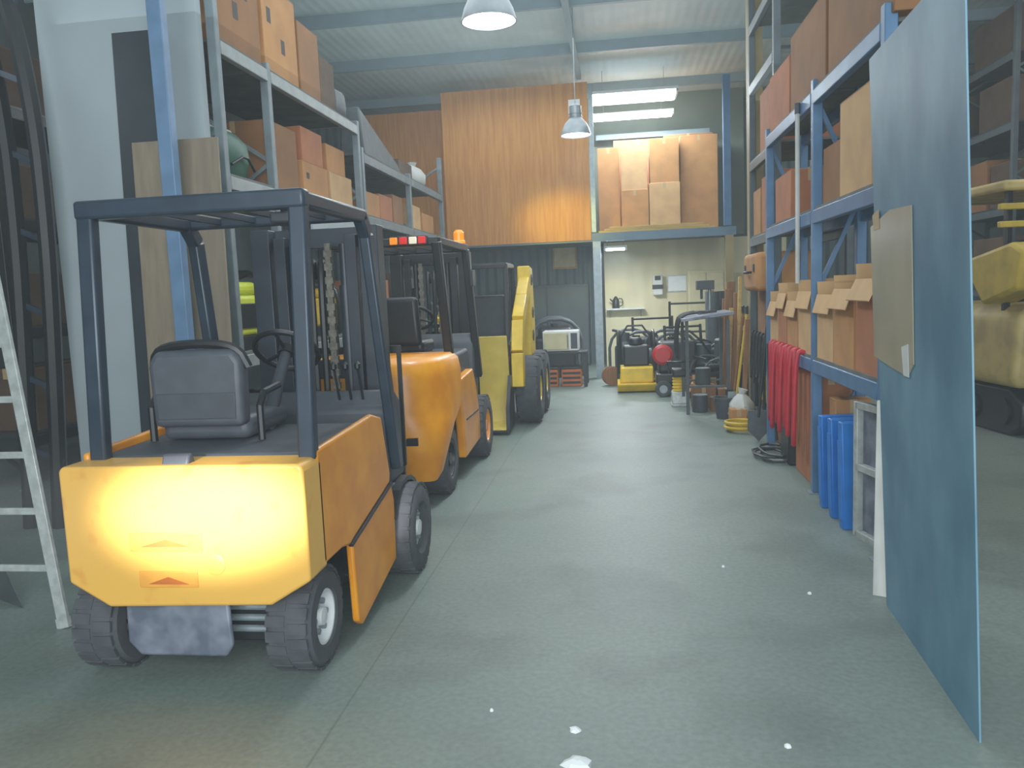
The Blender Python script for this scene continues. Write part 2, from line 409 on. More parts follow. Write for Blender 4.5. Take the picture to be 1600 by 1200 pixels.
mast(t, 1.7, .12, 2.06, .38, mastm, -.01, .1, .036)
forks(t, 1.9, .8)
wheel(t, 'rear_wheel', .385, .28, .225, .2, 1, hubm, .56, 22, True)
wheel(t, 'rear_wheel', -.5, .28, .225, .2, 1, hubo, .56, 22)
wheel(t, 'front_wheel', .52, 1.5, .265, .2, 1, hubm, .66, 24, True)
wheel(t, 'front_wheel', -.52, 1.5, .265, .2, -1, hubm, .66, 24)

# ------------------------------------------------------------------ forklift 2
t = thing('forklift', 'orange forklift with bulging rounded counterweight and tail light bar, second in the row', 'forklift', (-1.92, 5.78, 0), 0, FL)
def cw_ring(z, ye, sc, n=26):
    pts = []
    for i in range(n):
        a = PI*i/(n-1); c, q = math.cos(a), math.sin(a)
        x = .59*sc*math.copysign(abs(c)**.55, c); y = ye - (ye-(1-sc)*.6)*abs(q)**.6
        pts.append(Vector((x, y, z)))
    return pts
m = MB(); m.loft([cw_ring(.2,.2,.84), cw_ring(.26,.26,.9), cw_ring(.45,.34,.97), cw_ring(.6,.5,1), cw_ring(.68,.72,1), cw_ring(.74,.86,1), cw_ring(1.0,.88,.99), cw_ring(1.1,.88,.96), cw_ring(1.15,.86,.88)])
m.build('counterweight', orange, t, ang=50)
m = MB(); m.box(-.06,.4,.02,.06,.5,.56); m.build('tow_slot', blackm, t)
m = MB(); m.prism([(.86,.74),(.86,1.1),(1.7,1.12),(1.76,1.0),(1.76,.74)], 'x', -.5, .5); m.build('engine_hood', greym, t, .03, 3)
for sx in (-1, 1):
    xa, xb = (.5,.575) if sx > 0 else (-.575,-.5)
    m = MB(); m.prism([(.9,.74),(.9,.9),(1.5,.94),(1.62,.8),(1.75,.52),(1.75,.24),(1.0,.2),(.96,.5)], 'x', xa, xb); m.build('side_panel', orange, t, .014, 3)
    m = MB(); m.box(xa+.01*sx, xb+.006*sx, 1.08, 1.68, .52, .535); m.build('panel_seam', blackm, t)
m = MB(); m.box(-.4,.4,.4,2.2,.18,.74); m.build('chassis', blackm, t, .01)
m = MB(); m.prism([(1.95,.7),(2.2,.7),(2.2,1.2),(2.08,1.25),(2.0,1.15)], 'x', -.5,.5); m.build('dashboard', greym, t, .03, 3)
m = MB(); m.box(-.24,.24,1.0,1.45,1.12,1.24); m.build('seat_cushion', blackm, t, .04, 3)
m = MB(); m.prism([(-.24,1.2),(-.22,1.62),(.22,1.62),(.24,1.2)], 'y', .92, 1.02); m.build('backrest', blackm, t, .04, 3)
steering(t, (0,1.72,1.42), math.radians(-40))
for sx in (-1, 1):
    m = MB(); m.bar((sx*.5,.86,1.08),(sx*.48,.66,2.06),.075,.08); m.build('guard_rear_post', blackm, t, .012)
    m = MB(); m.bar((sx*.52,2.12,.8),(sx*.49,1.86,2.05),.07,.085); m.build('guard_front_post', blackm, t, .012)
    m = MB(); m.box(sx*.48-.03, sx*.48+.03, .66, 1.9, 2.03, 2.1); m.build('guard_side_rail', blackm, t, .012)
for y in (.64, 1.86):
    m = MB(); m.box(-.5,.5,y,y+.06,2.03,2.1); m.build('guard_crossbar', blackm, t, .012)
for i in range(5):
    m = MB(); x = -.36+.18*i; m.box(x-.012,x+.012,.68,1.88,2.05,2.09); m.build('guard_slat', blackm, t)
m = MB(); m.box(.1,.42,.6,.64,2.035,2.11); lb = m.build('tail_light_bar', blackm, t, .006)
for x, mt in ((.14, amber), (.22, redlens), (.3, whitelens), (.375, redlens)):
    m = MB(); m.box(x-.03,x+.032,.585,.602,2.045,2.1); m.build('tail_light', mt, lb, .005)
m = MB(); m.lathe([(.06,2.1),(.06,2.12),(.05,2.13),(.05,2.2),(.03,2.225),(.004,2.23)], (.46,1.72,0), 'z', 18); m.build('beacon', amber, t)
m = MB(); m.box(.53,.56,1.8,1.95,1.7,1.85); m.cyl((.5,1.9,1.78),(.53,1.88,1.78),.01,n=8); m.build('mirror', blackm, t, .01)
mast(t, 2.42, .12, 2.06, .4, blackm, 0, .1, .034)
forks(t, 2.62, .5)
wheel(t, 'rear_wheel', .44, .58, .285, .2, 1, blackm, .55, 22)
wheel(t, 'rear_wheel', -.44, .58, .285, .2, -1, blackm, .55, 22)
wheel(t, 'front_wheel', .5, 2.05, .31, .22, 1, orange, .55, 24)
wheel(t, 'front_wheel', -.5, 2.05, .31, .22, -1, orange, .55, 24)

# ------------------------------------------------------------------ skid steer loader
t = thing('skid_steer_loader', 'yellow skid steer loader with faded bucket behind the second forklift', 'loader', (-1.66, 8.98, 0))
m = MB()
sh = [(.0,.06),(.02,.03),(.42,.05),(.52,.22),(.5,.5),(.36,1.12),(.31,1.12),(.43,.48),(.45,.26),(.38,.1),(.02,.07)]
m.prism(sh, 'x', -.6, .36); bkt = m.build('bucket', bucketm, t, .006)
for sx, x0, x1 in ((-1,-.62,-.6),(1,.36,.4)):
    m = MB(); m.prism([(.0,.04),(.42,.05),(.52,.22),(.52,.62),(.3,.66),(.1,.4),(.02,.3)], 'x', x0, x1); m.build('bucket_side', bucketm if sx < 0 else blackm, bkt)
m = MB(); m.box(-.62,.4,-.05,.03,.03,.055); m.build('cutting_edge', blackm, bkt)
m = MB(); m.prism([(.6,.35),(1.9,.35),(1.95,.95),(1.3,1.05),(.62,.8)], 'x', -.34, .34); m.build('body', blackm, t, .02)
for sx in (-1, 1):
    xa, xb = (.38,.54) if sx > 0 else (-.54,-.38)
    m = MB(); m.prism([(1.34,.8),(1.85,.8),(1.92,1.2),(1.78,1.93),(1.46,1.96),(1.36,1.7),(1.42,1.2)], 'x', xa, xb); tw = m.build('lift_tower', yellow, t, .012)
    for z, y in ((1.78,1.62),(1.35,1.66),(1.05,1.62)):
        m = MB(); xo = .542 if sx > 0 else -.542; m.lathe([(.075,-.008),(.075,.008),(.04,.008),(.04,-.008)], (xo,y,z), 'x', 20, closed=True); m.build('pivot_ring', blackm, tw)
    m = MB(); P = [(.47,.5),(.5,.9),(.66,1.26),(1.1,1.52),(1.66,1.86)]
    for a, b in zip(P, P[1:]): m.bar((sx*.465,a[0],a[1]),(sx*.465,b[0],b[1]),.14,.19)
    m.build('lift_arm', yellow, t, .01)
    m = MB(); m.cyl((sx*.36,.7,1.0),(sx*.36,1.5,1.4),.035,n=12); m.build('lift_cylinder', steel, t)
    for y in (.92, 1.8):
        wheel(t, 'wheel', sx*.55, y, .42, .3, sx, yellow, .38, 18)
m = MB()
for sx in (-1, 1):
    m.bar((sx*.32,.72,.85),(sx*.32,.8,1.95),.05,.05); m.bar((sx*.32,1.45,.95),(sx*.32,1.4,1.97),.05,.05); m.bar((sx*.32,.78,1.95),(sx*.32,1.42,1.95),.05,.05)
    for i in range(5): m.bar((sx*.32,.8+.12*i,.95),(sx*.32,.84+.12*i,1.93),.012,.012)
m.bar((-.32,.78,1.95),(.32,.78,1.95),.05,.05); m.box(-.33,.33,.78,1.44,1.96,1.99)
m.build('cab_cage', blackm, t, .005)
m = MB(); m.box(-.22,.22,1.1,1.36,.95,1.08); m.box(-.22,.22,1.3,1.4,1.05,1.6); m.build('seat', greym, t, .03)

# ------------------------------------------------------------------ mini excavator in the next bay
t = thing('excavator', 'faded yellow tracked excavator under a canopy in the bay beyond the blue sheet', 'excavator', (4.55, 8.5, 0), .12)
for sx in (-1, 1):
    m = MB(); x0, x1 = (.42,.74) if sx > 0 else (-.74,-.42)
    m.prism([(-.2,.1),(.0,.0),(1.8,.0),(2.0,.12),(2.0,.36),(1.85,.48),(.0,.48),(-.2,.34)], 'x', x0, x1); tr = m.build('track', blackm, t, .03)
    for i in range(4):
        m = MB(); m.cyl((sx*.735,.1+.53*i,.24),(sx*.765,.1+.53*i,.24),.14,n=18); m.build('track_roller', blackm, tr)
m = MB(); m.box(-.4,.4,.3,1.6,.3,.6); m.build('undercarriage', blackm, t)
m = MB(); m.prism([(-.82,.5),(-.86,.62),(-.82,1.2),(-.7,1.3),(.7,1.3),(.82,1.2),(.86,.62),(.82,.5)], 'y', -.25, 1.7)
m.build('body', creamyel, t, .06, 3)
m = MB(); m.box(-.6,.5,-.33,-.24,.66,.95); m.build('engine_grille', blackm, t, .01)
m = MB(); m.prism([(-.4,1.45),(.15,1.3),(.55,1.75),(-.3,1.9),(-.5,1.8)], 'x', -.95, -.62); m.build('boom', dullyellow, t, .04)
for x, y in ((-.74,.1),(.7,.1),(-.74,1.5),(.7,1.5)):
    m = MB(); m.bar((x,y,1.2),(x,y,2.4),.06,.06); m.build('canopy_post', blackm, t, .008)
m = MB(); m.box(-.84,.8,.0,1.6,2.4,2.5); m.build('canopy', creamyel, t, .03)
m = MB(); m.box(-.3,.3,.7,1.2,1.28,1.45); m.box(-.3,.3,.6,.74,1.4,1.95); m.build('seat', blackm, t, .04)
for z in (2.05, 2.22):
    m = MB(); m.box(-.86,.7,.02,.08,z,z+.06); m.build('canopy_rail', dullyellow, t, .01)

# ------------------------------------------------------------------ racks
RK = 'steel storage racks'
def rack(label, Ys, xf, xb, levels, tops, upm, bm_, shm=shelfm, brace=True):
    t = thing('pallet_rack', label, 'rack', (xf, Ys[0], 0), 0, RK)
    s = 1 if xb > xf else -1; d = abs(xb-xf); y0 = Ys[0]
    for i, Y in enumerate(Ys):
        for x in (0, s*d):
            m = MB(); xa, xc = sorted((x, x+(s*.07 if x == 0 else -s*.07)))
            m.box(xa, xc, Y-y0-.035, Y-y0+.035, .008, tops[i]); u = m.build('upright', upm, t, .006)
            m = MB(); m.box(xa-.03, xc+.03, Y-y0-.06, Y-y0+.06, 0, .008); m.build('foot_plate', steel, u)
        if brace:
            n = max(2, int(tops[i]/.65)); m = MB()
            for j in range(n):
                za, zb = .15+(tops[i]-.3)*j/n, .15+(tops[i]-.3)*(j+1)/n
                a, b = (s*.035, s*(d-.035)) if j % 2 == 0 else (s*(d-.035), s*.035)
                m.bar((a, Y-y0, za), (b, Y-y0, zb), .03, .03)
            m.build('brace', upm, t)
    for a, b in zip(Ys, Ys[1:]):
        for z in levels:
            for x in (0, s*(d-.05)):
                m = MB(); xa, xc = sorted((x-(.004*s if x == 0 else 0), x+s*.05)); m.box(xa, xc, a-y0+.036, b-y0-.036, z-.12, z-.022); m.build('beam', bm_, t, .006)
            m = MB(); xa, xc = sorted((s*.01, s*(d-.01))); m.box(xa, xc, a-y0+.04, b-y0-.04, z-.022, z); m.build('shelf', shm, t)
    return t
rack('dull grey pallet rack along the left side starting at the partition', [5.79, 6.66, 9.02], -2.85, -3.9, [.16, 1.25, 2.6, 3.58], [5.15, 3.62, 3.62], bluegrey, whiterack)
rack('grey pallet rack running on the left towards the plywood wall', [9.14, 11.28, 13.4], -2.85, -3.9, [.16, 1.25, 2.6, 3.3], [3.35, 3.35, 3.9], bluegrey, bluegrey)
rack('slim blue rack on the right holding open cartons behind the blue sheet', [4.68, 6.25, 8.08], 1.44, 1.82, [1.05, 2.15, 3.0], [3.06, 3.06, 3.06], blue, blue)
rack('tall dull grey rack on the right next to the tan column', [8.3, 9.74], 1.55, 2.3, [.16, 1.05, 2.15, 3.0, 3.85, 4.5], [5.15, 5.15], tallrackm, tallrackm, brace=False)
rack('dark rack at the far left edge beyond the pale partition', [6.6, 9.2], -5.4, -6.3, [.5, 1.5, 2.5, 3.5], [4.8, 4.8], blackm, blackm, darkboard)
rack('dark grey rack behind the excavator in the next bay', [11.6, 13.3, 15.0], 5.2, 6.4, [.3, 1.4, 2.5, 3.6, 4.5], [5.1, 5.1, 5.1], tallrackm, tallrackm, darkboard)

# ------------------------------------------------------------------ cartons
CB = 'cardboard boxes stored around the warehouse'
def carton(label, x0, x1, y0, y1, z0, h, mat=card, open_=False, group=CB, marks=0, face=1, cat='box', strips=True):
    cx, cy = (x0+x1)/2, (y0+y1)/2; hx, hy = (x1-x0)/2, (y1-y0)/2
    t = thing('cardboard_box', label, cat, (cx, cy, z0), random.uniform(-.015, .015), group)
    if open_:
        m = MB(); w = .008
        m.box(-hx,hx,-hy,hy,0,w); m.box(-hx,-hx+w,-hy,hy,w,h); m.box(hx-w,hx,-hy,hy,w,h); m.box(-hx+w,hx-w,-hy,-hy+w,w,h); m.box(-hx+w,hx-w,hy-w,hy,w,h)
        m.build('body', mat, t)
        for sx in (-1, 1):
            a = random.uniform(1.15, 1.42); m = MB(); fl = min(hx*.9, .15)
            p = [(sx*hx,-hy*.97,h),(sx*hx,hy*.97,h),(sx*(hx+fl*math.cos(a)),hy*.97,h-fl*math.sin(a)*.9),(sx*(hx+fl*math.cos(a)),-hy*.97,h-fl*math.sin(a)*.9)]
            m.hexa(p + [(q[0]+.004*sx, q[1], q[2]+.006) for q in p]); m.build('flap', card_pale, t)
        for sy in (-1, 1):
            a = random.uniform(1.2, 1.45); m = MB(); fl = min(hx, .1)
            p = [(-hx*.97,sy*hy,h),(hx*.97,sy*hy,h),(hx*.97,sy*(hy+fl*math.cos(a)),h+fl*math.sin(a)),(-hx*.97,sy*(hy+fl*math.cos(a)),h+fl*math.sin(a))]
            m.hexa(p + [(q[0], q[1]+.006*sy, q[2]) for q in p]); m.build('flap', card_pale, t)
    else:
        m = MB(); m.box(-hx,hx,-hy,hy,0,h); m.build('body', mat, t, .006)
        if strips:
            m = MB(); w = .025; dn = min(.1, h*.4)
            m.box(-w,w,-hy-.001,hy+.001,h-.001,h+.001); m.box(-w,w,-hy-.0015,-hy+.001,h-dn,h+.001); m.box(-w,w,hy-.001,hy+.0015,h-dn,h+.001)
            m.build('tape', tapem, t)
            m = MB(); m.box(face*hx-.001, face*hx+.001, -hy+.004, hy-.004, h*.985, h*.992); m.build('top_seam', card_dark, t)
    for i in range(marks):
        yy = -hy*.75 + i*hy*1.5/max(marks,1); zz = h*(.55 if i % 2 == 0 else .3)
        m = MB(); m.box(face*hx-.001, face*hx+.0015, yy, yy+hy*.22, zz, zz+h*.16); m.build('printed_mark', printm, t)
        xx = -hx*.7 + i*hx*1.4/max(marks,1)
        m = MB(); m.box(xx, xx+hx*.2, -hy-.0015, -hy+.001, zz, zz+h*.14); m.build('printed_mark', printm, t)
    return t
carton('big brown box with black printing at near end of top left shelf', -3.75,-2.88, 5.86,6.6, 3.58,.8, card_dark, marks=3)
carton('brown box stacked high on the big printed box', -3.7,-2.9, 5.88,6.55, 4.38,.7, card)
carton('tall brown box second along the top left shelf', -3.7,-2.9, 6.72,7.45, 3.58,.78, card, marks=2)
carton('dark box stacked on the second tall box of the top left shelf', -3.65,-2.95, 6.76,7.4, 4.36,.6, card_dark)
carton('brown box third along the top left shelf', -3.6,-2.9, 7.5,8.02, 3.58,.66, card_dark)
carton('low shade-toned box fourth along the top left shelf', -3.6,-2.92, 8.08,8.5, 3.58,.5, card_shadow)
t = thing('tarp_bundle', 'dark grey wrapped bundle at far end of the top left shelf', 'bundle', (-3.3, 8.54, 3.58))
def sq(y, sc, rx=.36, rz=.17): return [Vector((math.copysign(abs(math.cos(a))**.4, math.cos(a))*rx*sc, y, rz+math.copysign(abs(math.sin(a))**.4, math.sin(a))*rz*sc)) for a in [2*PI*i/20 for i in range(20)]]
m = MB(); m.loft([sq(0,.8), sq(.05,1), sq(.3,1.04), sq(.42,.95), sq(.47,.8)]); m.build('cover', silver, t)
t = thing('plastic_tank', 'rounded dark green plastic tank under a white cover on left rack', 'tank', (-3.35, 6.22, 2.6))
m = MB(); rr = []
for z, sc in ((0,.8),(.03,.92),(.2,1),(.3,.97),(.38,.8),(.4,.7)):
    rr.append([Vector((math.copysign(abs(math.cos(a))**.7, math.cos(a))*.42*sc, math.copysign(abs(math.sin(a))**.7, math.sin(a))*.33*sc, z)) for a in [2*PI*i/28 for i in range(28)]])
m.loft(rr); m.build('shell', green, t, ang=60)
m = MB(); m.obox((0,0,.43),(.5,.42,.05),Ry(.06)); m.build('cover', sackm, t, .02)
m = MB(); m.tube([(.42,-.2,.1),(.45,0,.2),(.42,.2,.1)],.012,8,1); m.build('handle', blackm, t)
carton('square brown box beside the green tank on the left rack', -3.6,-2.95, 6.8,7.4, 2.6,.6, card_dark)
carton('brown box at bottom of the nearer pair on the left rack', -3.5,-2.93, 7.48,8.14, 2.6,.36, card, marks=1)
carton('smaller brown box stacked on top of the nearer pair', -3.45,-2.95, 7.55,8.08, 2.96,.33, card_red)
carton('brown box at bottom of the farther pair on the left rack', -3.5,-2.93, 8.22,8.9, 2.6,.36, card_pale)
carton('brown box stacked on top of the farther pair', -3.45,-2.98, 8.3,8.85, 2.96,.3, card)
tag(MB().box(-2.845,-2.82, 7.35,9.0, 2.2,2.62).build('sign_panel', palegrey, None, .004), 'pale grey panel fixed against left rack beam behind the forklifts', 'panel')
GN = 'small engine machines with tube frames'
def generator(label, loc, main, rz=0, sc=1.0):
    t = thing('generator', label, 'generator', loc, rz, GN); t.scale = (sc,)*3
    m = MB(); m.box(-.2,.2,-.28,.28,.1,.4); m.build('engine_cover', main, t, .03, 3)
    m = MB(); m.box(-.17,.17,-.24,.24,.4,.5); m.build('fuel_tank', main, t, .04, 3)
    m = MB(); m.cyl((0,-.05,.5),(0,-.05,.53),.04,n=14); m.build('fuel_cap', blackm, t)
    m = MB(); m.box(.2,.215,-.2,.2,.16,.34); m.build('control_panel', blackm, t, .005)
    for sy in (-1,1):
        m = MB(); y = sy*.31
        m.tube([(-.25,y,.02),(-.25,y,.58),(.25,y,.58),(.25,y,.02)], .018, 8, 2); m.build('frame_hoop', blackm if main is not blackm else sheet_dk, t)
    m = MB(); m.box(-.24,.24,-.2,.2,.0,.1); m.build('base', blackm, t)
    m = MB(); m.cyl((-.2,-.31,.58),(-.2,.31,.58),.018,n=8); m.build('carry_bar', blackm, t)
    return t
generator('lime yellow generator on the lower left shelf beside the partition', (-3.2, 6.22, 1.25), limey, 0, 1.1)
generator('yellow generator on left shelf behind the first forklift mast', (-3.25, 7.3, 1.25), yellow, 0, 1.1)
generator('black framed yellow machine on left shelf behind the second forklift', (-3.25, 8.4, 1.25), yellow, .3, 1.0)
generator('lime machine on bottom left shelf below the yellow ones', (-3.25, 6.22, .16), limey, 0, 1.2)
carton('dark brown box on the bottom left shelf', -3.6,-2.95, 7.1,8.2, .16,.6, card_dark)
carton('orange brown box on lower shelf of farther left rack', -3.6,-2.95, 9.4,10.2, 1.25,.6, card_red)
carton('shade-toned dark box on lower shelf of farther left rack', -3.6,-2.95, 10.35,11.1, 1.25,.7, card_shadow)
carton('low pale box on middle shelf beyond the second upright', -3.5,-2.93, 9.3,9.95, 2.6,.3, card)
carton('small reddish box at middle of farther left rack shelf', -3.4,-2.95, 10.05,10.6, 2.6,.34, card_red)
carton('grimy box between the reddish box and the third upright', -3.4,-2.95, 10.65,11.15, 2.6,.4, card_dark)
carton('small brown box near end of the farther left rack', -3.4,-2.93, 11.42,12.1, 2.6,.36, card_pale)
carton('yellowish box at end of left rack by the plywood wall', -3.4,-2.93, 12.2,12.95, 2.6,.3, card)
carton('flat shade-toned box before the sack on the farther left rack top', -3.5,-2.93, 11.0,11.7, 3.3,.22, card_shadow)
t = thing('sack', 'bulging white sack on the farther left rack top shelf', 'sack', (-3.2, 12.3, 3.3))
m = MB(); rr = []
for z, sc in ((0,.8),(.06,1),(.18,1.02),(.27,.8),(.32,.5),(.33,.3)):
    rr.append([Vector((math.cos(a)*.3*sc*(1+.06*math.sin(3*a)), math.sin(a)*.42*sc*(1+.05*math.cos(4*a)), z)) for a in [2*PI*i/24 for i in range(24)]])
m.loft(rr); m.build('bag', sackm, t, ang=60)
m = MB(); m.lathe([(.02,.3),(.06,.34),(.08,.38),(.02,.38)], (.1,.1,0), 'z', 14); m.build('tied_neck', sackm, t)
t = thing('steel_channel', 'long dark grey channel cover lying slanted on the farther left rack top', 'channel', (-2.98, 9.3, 3.3))
m = MB(); m.hexa([(-.2,0,0),(.1,0,0),(.1,1.6,0),(-.2,1.6,0),(-.16,0,.55),(.06,0,.55),(.06,1.6,.12),(-.16,1.6,.12)]); m.build('cover', sheet_dk, t, .02)

# ------------------------------------------------------------------ leaning boards by the partition
def slab(name, label, cat, base0, base1, top_off, h, th, mat):
    b0, b1 = Vector(base0), Vector(base1); d = (b1-b0).normalized(); nrm = Vector((d.y,-d.x,0)); o = Vector(top_off)
    m = MB(); q = [b0, b1, b1-nrm*th, b0-nrm*th]
    up = Vector((0,0,h))+o
    m.hexa(q + [p+up for p in q]); b = m.build(name, mat, None, .002); return tag(b, label, cat)
slab('board', 'tall dark glossy board leaning against the pale partition', 'board', (-3.5,5.38,0), (-3.13,5.38,0), (-.03,.17,0), 3.58, .03, darkboard)
slab('board', 'brown hardboard sheet leaning beside the blue column', 'board', (-3.34,5.28,0), (-2.7,5.28,0), (-.02,.12,0), 2.78, .02, brownboard)
t = thing('steel_column', 'tall pale blue steel column rising in front of the partition', 'column', (-2.95, 5.16, 0))
m = MB(); m.box(-.05,.05,-.04,.04,.01,5.24); m.build('shaft', bluecol, t, .006)
m = MB(); m.box(-.09,.09,-.08,.08,0,.012); m.build('base_plate', steel, t)
t = thing('ladder', 'paint spattered aluminium ladder leaning at the left edge', 'ladder', (-3.2, 3.62, 0))
def rail(s, z): return Vector((s*(.33-.04*z) - .2*z, .17*z, z))
for s in (-1, 1):
    m = MB(); m.bar(rail(s,.03), rail(s,3.0), .025, .06, (1,0,0)); r_ = m.build('rail', alum, t, .004)
    m = MB(); m.bar(rail(s,0), rail(s,.05), .03, .066, (1,0,0)); m.build('rubber_foot', alum, r_)
for i in range(9):
    z = .3+.29*i; m = MB(); a, b = rail(-1,z), rail(1,z); m.bar(a, b, .02, .035); m.build('rung', alum, t, .004)
slab('metal_sheet', 'thin dull grey sheet leaning low beside the ladder foot at left edge', 'metal sheet', (-4.2,4.3,0), (-3.3,3.86,0), (-.35,.2,0), .4, .004, sheet_dk)
t = thing('curved_mast', 'dark curved steel mast standing at the far left edge', 'mast', (-4.2, 5.4, 0))
for off in (0, -.24):
    m = MB(); P = [(off-.02,0,0),(off+.08,0,1.4),(off+.12,0,2.2),(off+.12,0,3.0),(off+.02,0,3.8),(off-.2,0,4.5),(off-.45,0,5.2)]
    m.tube(P, .06, 8, 2); m.build('mast_tube', blackm, t)
for i in range(7):
    m = MB(); z = .5+.55*i; x = .07; m.bar((x,0,z),(x-.24,0,z+.1),.04,.04); m.build('cross_member', guardm, t)
carton('shade-toned box on upper shelf of the far left dark rack', -6.1,-5.5, 6.8,7.5, 2.5,.5, card_shadow)
carton('shade-toned box high on the far left dark rack', -6.1,-5.5, 6.8,7.7, 3.5,.55, card_shadow)
carton('shade-toned box low on the far left dark rack', -6.1,-5.5, 6.9,7.8, 1.5,.5, card_shadow)
carton('shade-toned box on the bottom shelf of the far left dark rack', -6.1,-5.5, 6.9,8.2, .5,.6, card_shadow)
for i, (y0, y1, z, h, mt, lab) in enumerate(((11.7,12.3,2.5,.6,card_shadow,'shade-toned box nearest on the third shelf behind the excavator'),(12.4,13.1,2.5,.7,card_dark,'brown box second on the third shelf behind the excavator'),(13.5,14.6,2.5,.65,card_shadow,'wide shade-toned box far along the third shelf behind the excavator'),(11.7,12.7,3.6,.6,card_shadow,'shade-toned box nearest on the fourth shelf behind the excavator'),(13.4,14.4,3.6,.7,card_shadow,'shade-toned box far along the fourth shelf behind the excavator'),(11.7,12.8,1.4,.7,card_shadow,'shade-toned box on the second shelf behind the excavator'),(13.4,14.5,1.4,.6,card_dark,'brown box far along the second shelf behind the excavator'),(11.7,12.9,4.5,.6,card_shadow,'shade-toned box on the top shelf behind the excavator'))):
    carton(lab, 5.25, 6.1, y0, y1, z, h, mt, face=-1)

# ------------------------------------------------------------------ right side
a0, b0 = Vector((1.287,4.03,0)), Vector((1.206,2.80,0)); d = (b0-a0).normalized(); nn = Vector((-d.y,d.x,0))
L_ = (b0-a0).length; LEAN = -.04; TH = .006
t = thing('metal_sheet', 'tall scuffed blue metal sheet standing on edge at the right', 'metal sheet', (a0.x, a0.y, 0))
SH = 2.62
m = MB(); q = [Vector((0,0,0)), d*L_, d*L_+nn*TH, nn*TH]; m.hexa(q + [p+Vector((LEAN*SH,0,SH)) for p in q]); m.build('sheet', sheetm, t)
sgn = -1 if nn.x > 0 else 1
def on_sheet(s_, z, off=.002):
    return a0 + d*s_ + nn*((sgn*off) if sgn < 0 else TH+off) + Vector((LEAN*z,0,z))
m = MB(); P = [on_sheet(-.06,1.24),on_sheet(.25,1.215),on_sheet(.5,1.2),on_sheet(.59,1.26),on_sheet(.62,1.9),on_sheet(.3,1.91),on_sheet(-.05,1.86)]
off_ = nn*sgn*.004
m.loft([P, [p+off_ for p in P]]); cs = m.build('cardboard_sheet', card_grey, None)
tag(cs, 'torn grey brown cardboard piece taped to the blue metal sheet', 'cardboard')
for j, (s0, z0, s1, z1) in enumerate(((.45,1.2,.53,1.34),(.02,1.84,.12,1.93))):
    m = MB(); P = [on_sheet(s0,z0,.007),on_sheet(s1,z0,.007),on_sheet(s1,z1,.007),on_sheet(s0-.02,z1-.02,.007)]; m.hexa(P + [p+nn*sgn*.0015 for p in P])
    m.build('tape', whitem if j == 0 else tapem, cs)
carton('open carton nearest on the blue rack lower shelf', 1.46,1.8, 4.74,5.2, 1.05,.56, card_red, open_=True, face=-1)
carton('open carton second nearest on the blue rack lower shelf', 1.46,1.8, 5.24,5.7, 1.05,.5, card, open_=True, face=-1)
carton('open carton third along the blue rack lower shelf', 1.46,1.8, 5.74,6.16, 1.05,.46, card_pale, open_=True, face=-1)
carton('open carton just past the blue post above the red hose', 1.46,1.8, 6.34,6.78, 1.05,.48, card_pale, open_=True, face=-1)
carton('open carton second past the blue post', 1.46,1.8, 6.82,7.22, 1.05,.4, card, open_=True, face=-1)
carton('open carton third past the blue post', 1.46,1.8, 7.26,7.6, 1.05,.46, card_red, open_=True, face=-1)
carton('open carton at far end of blue rack lower shelf', 1.46,1.8, 7.64,8.0, 1.05,.38, card_pale, open_=True, face=-1)
carton('pale box on the blue rack middle shelf behind the orange brown one', 1.47,1.8, 4.95,5.6, 2.15,.6, card_pale, face=-1)
carton('orange brown box nearest on the blue rack middle shelf', 1.46,1.75, 4.73,4.92, 2.15,.46, card, face=-1)
carton('grimy box on the blue rack middle shelf behind the pale box', 1.5,1.8, 5.66,6.16, 2.15,.4, card_dark, face=-1)
carton('brown box at far end of blue rack middle shelf', 1.47,1.8, 7.1,7.8, 2.15,.4, card_red, face=-1)
carton('large brown box on top of blue rack near end', 1.47,1.8, 4.6,5.9, 3.0,.8, card_dark, face=-1)
carton('brown box on top of the blue rack middle', 1.47,1.8, 6.0,7.1, 3.0,.6, card_dark, face=-1)
carton('brown box on top of the blue rack far end', 1.47,1.8, 7.2,8.0, 3.0,.5, card_red, face=-1)
carton('large brown box on tall right rack beside the blue rack end', 1.58,2.2, 8.4,9.1, 2.15,.58, card_red, face=-1)
carton('brown box farther along the tall right rack', 1.58,2.2, 9.2,9.66, 2.15,.5, card, face=-1)
carton('tall orange brown box on tall right rack above the large box', 1.58,2.2, 8.4,9.2, 3.0,.62, card_red, face=-1)
t = thing('hand_tools', 'pile of dark tools high on the tall right rack', 'tools', (1.9, 9.0, 3.85))
for i in range(6):
    m = MB(); y = -.45+.17*i; m.cyl((-.25,y,.05),(.2,y+.05,.05+.03*(i%3)),.045,n=10); m.box(.1,.24,y-.03,y+.12,.0,.16); m.build('tool', blackm if i % 2 else greym, t, .008)
t = thing('tool_bag', 'dark slumped tool bag on the top shelf of tall right rack', 'bag', (1.85, 9.0, 4.5))
m = MB(); rr = []
for z, sc in ((0,.95),(.06,1),(.22,.9),(.3,.6),(.32,.4)):
    rr.append([Vector((math.copysign(abs(math.cos(a))**.6, math.cos(a))*.22*sc, math.copysign(abs(math.sin(a))**.6, math.sin(a))*.4*sc*(1+.05*math.sin(5*a)), z)) for a in [2*PI*i/22 for i in range(22)]])
m.loft(rr); m.build('body', greym, t, ang=60)
m = MB(); m.tube([(0,-.2,.28),(0,-.12,.44),(0,.12,.44),(0,.2,.28)],.014,8,1); m.build('handle', blackm, t)
carton('sealed brown box on tall right rack lower shelf under tan case', 1.58,2.2, 8.4,9.4, 1.05,.48, card_dark, face=-1)
t = thing('tool_case', 'tan hard case with black handle on the tall right rack', 'case', (1.72, 8.95, 1.53))
m = MB(); m.box(-.3,.3,-.42,.42,0,.4); m.build('shell', card, t, .05, 3)
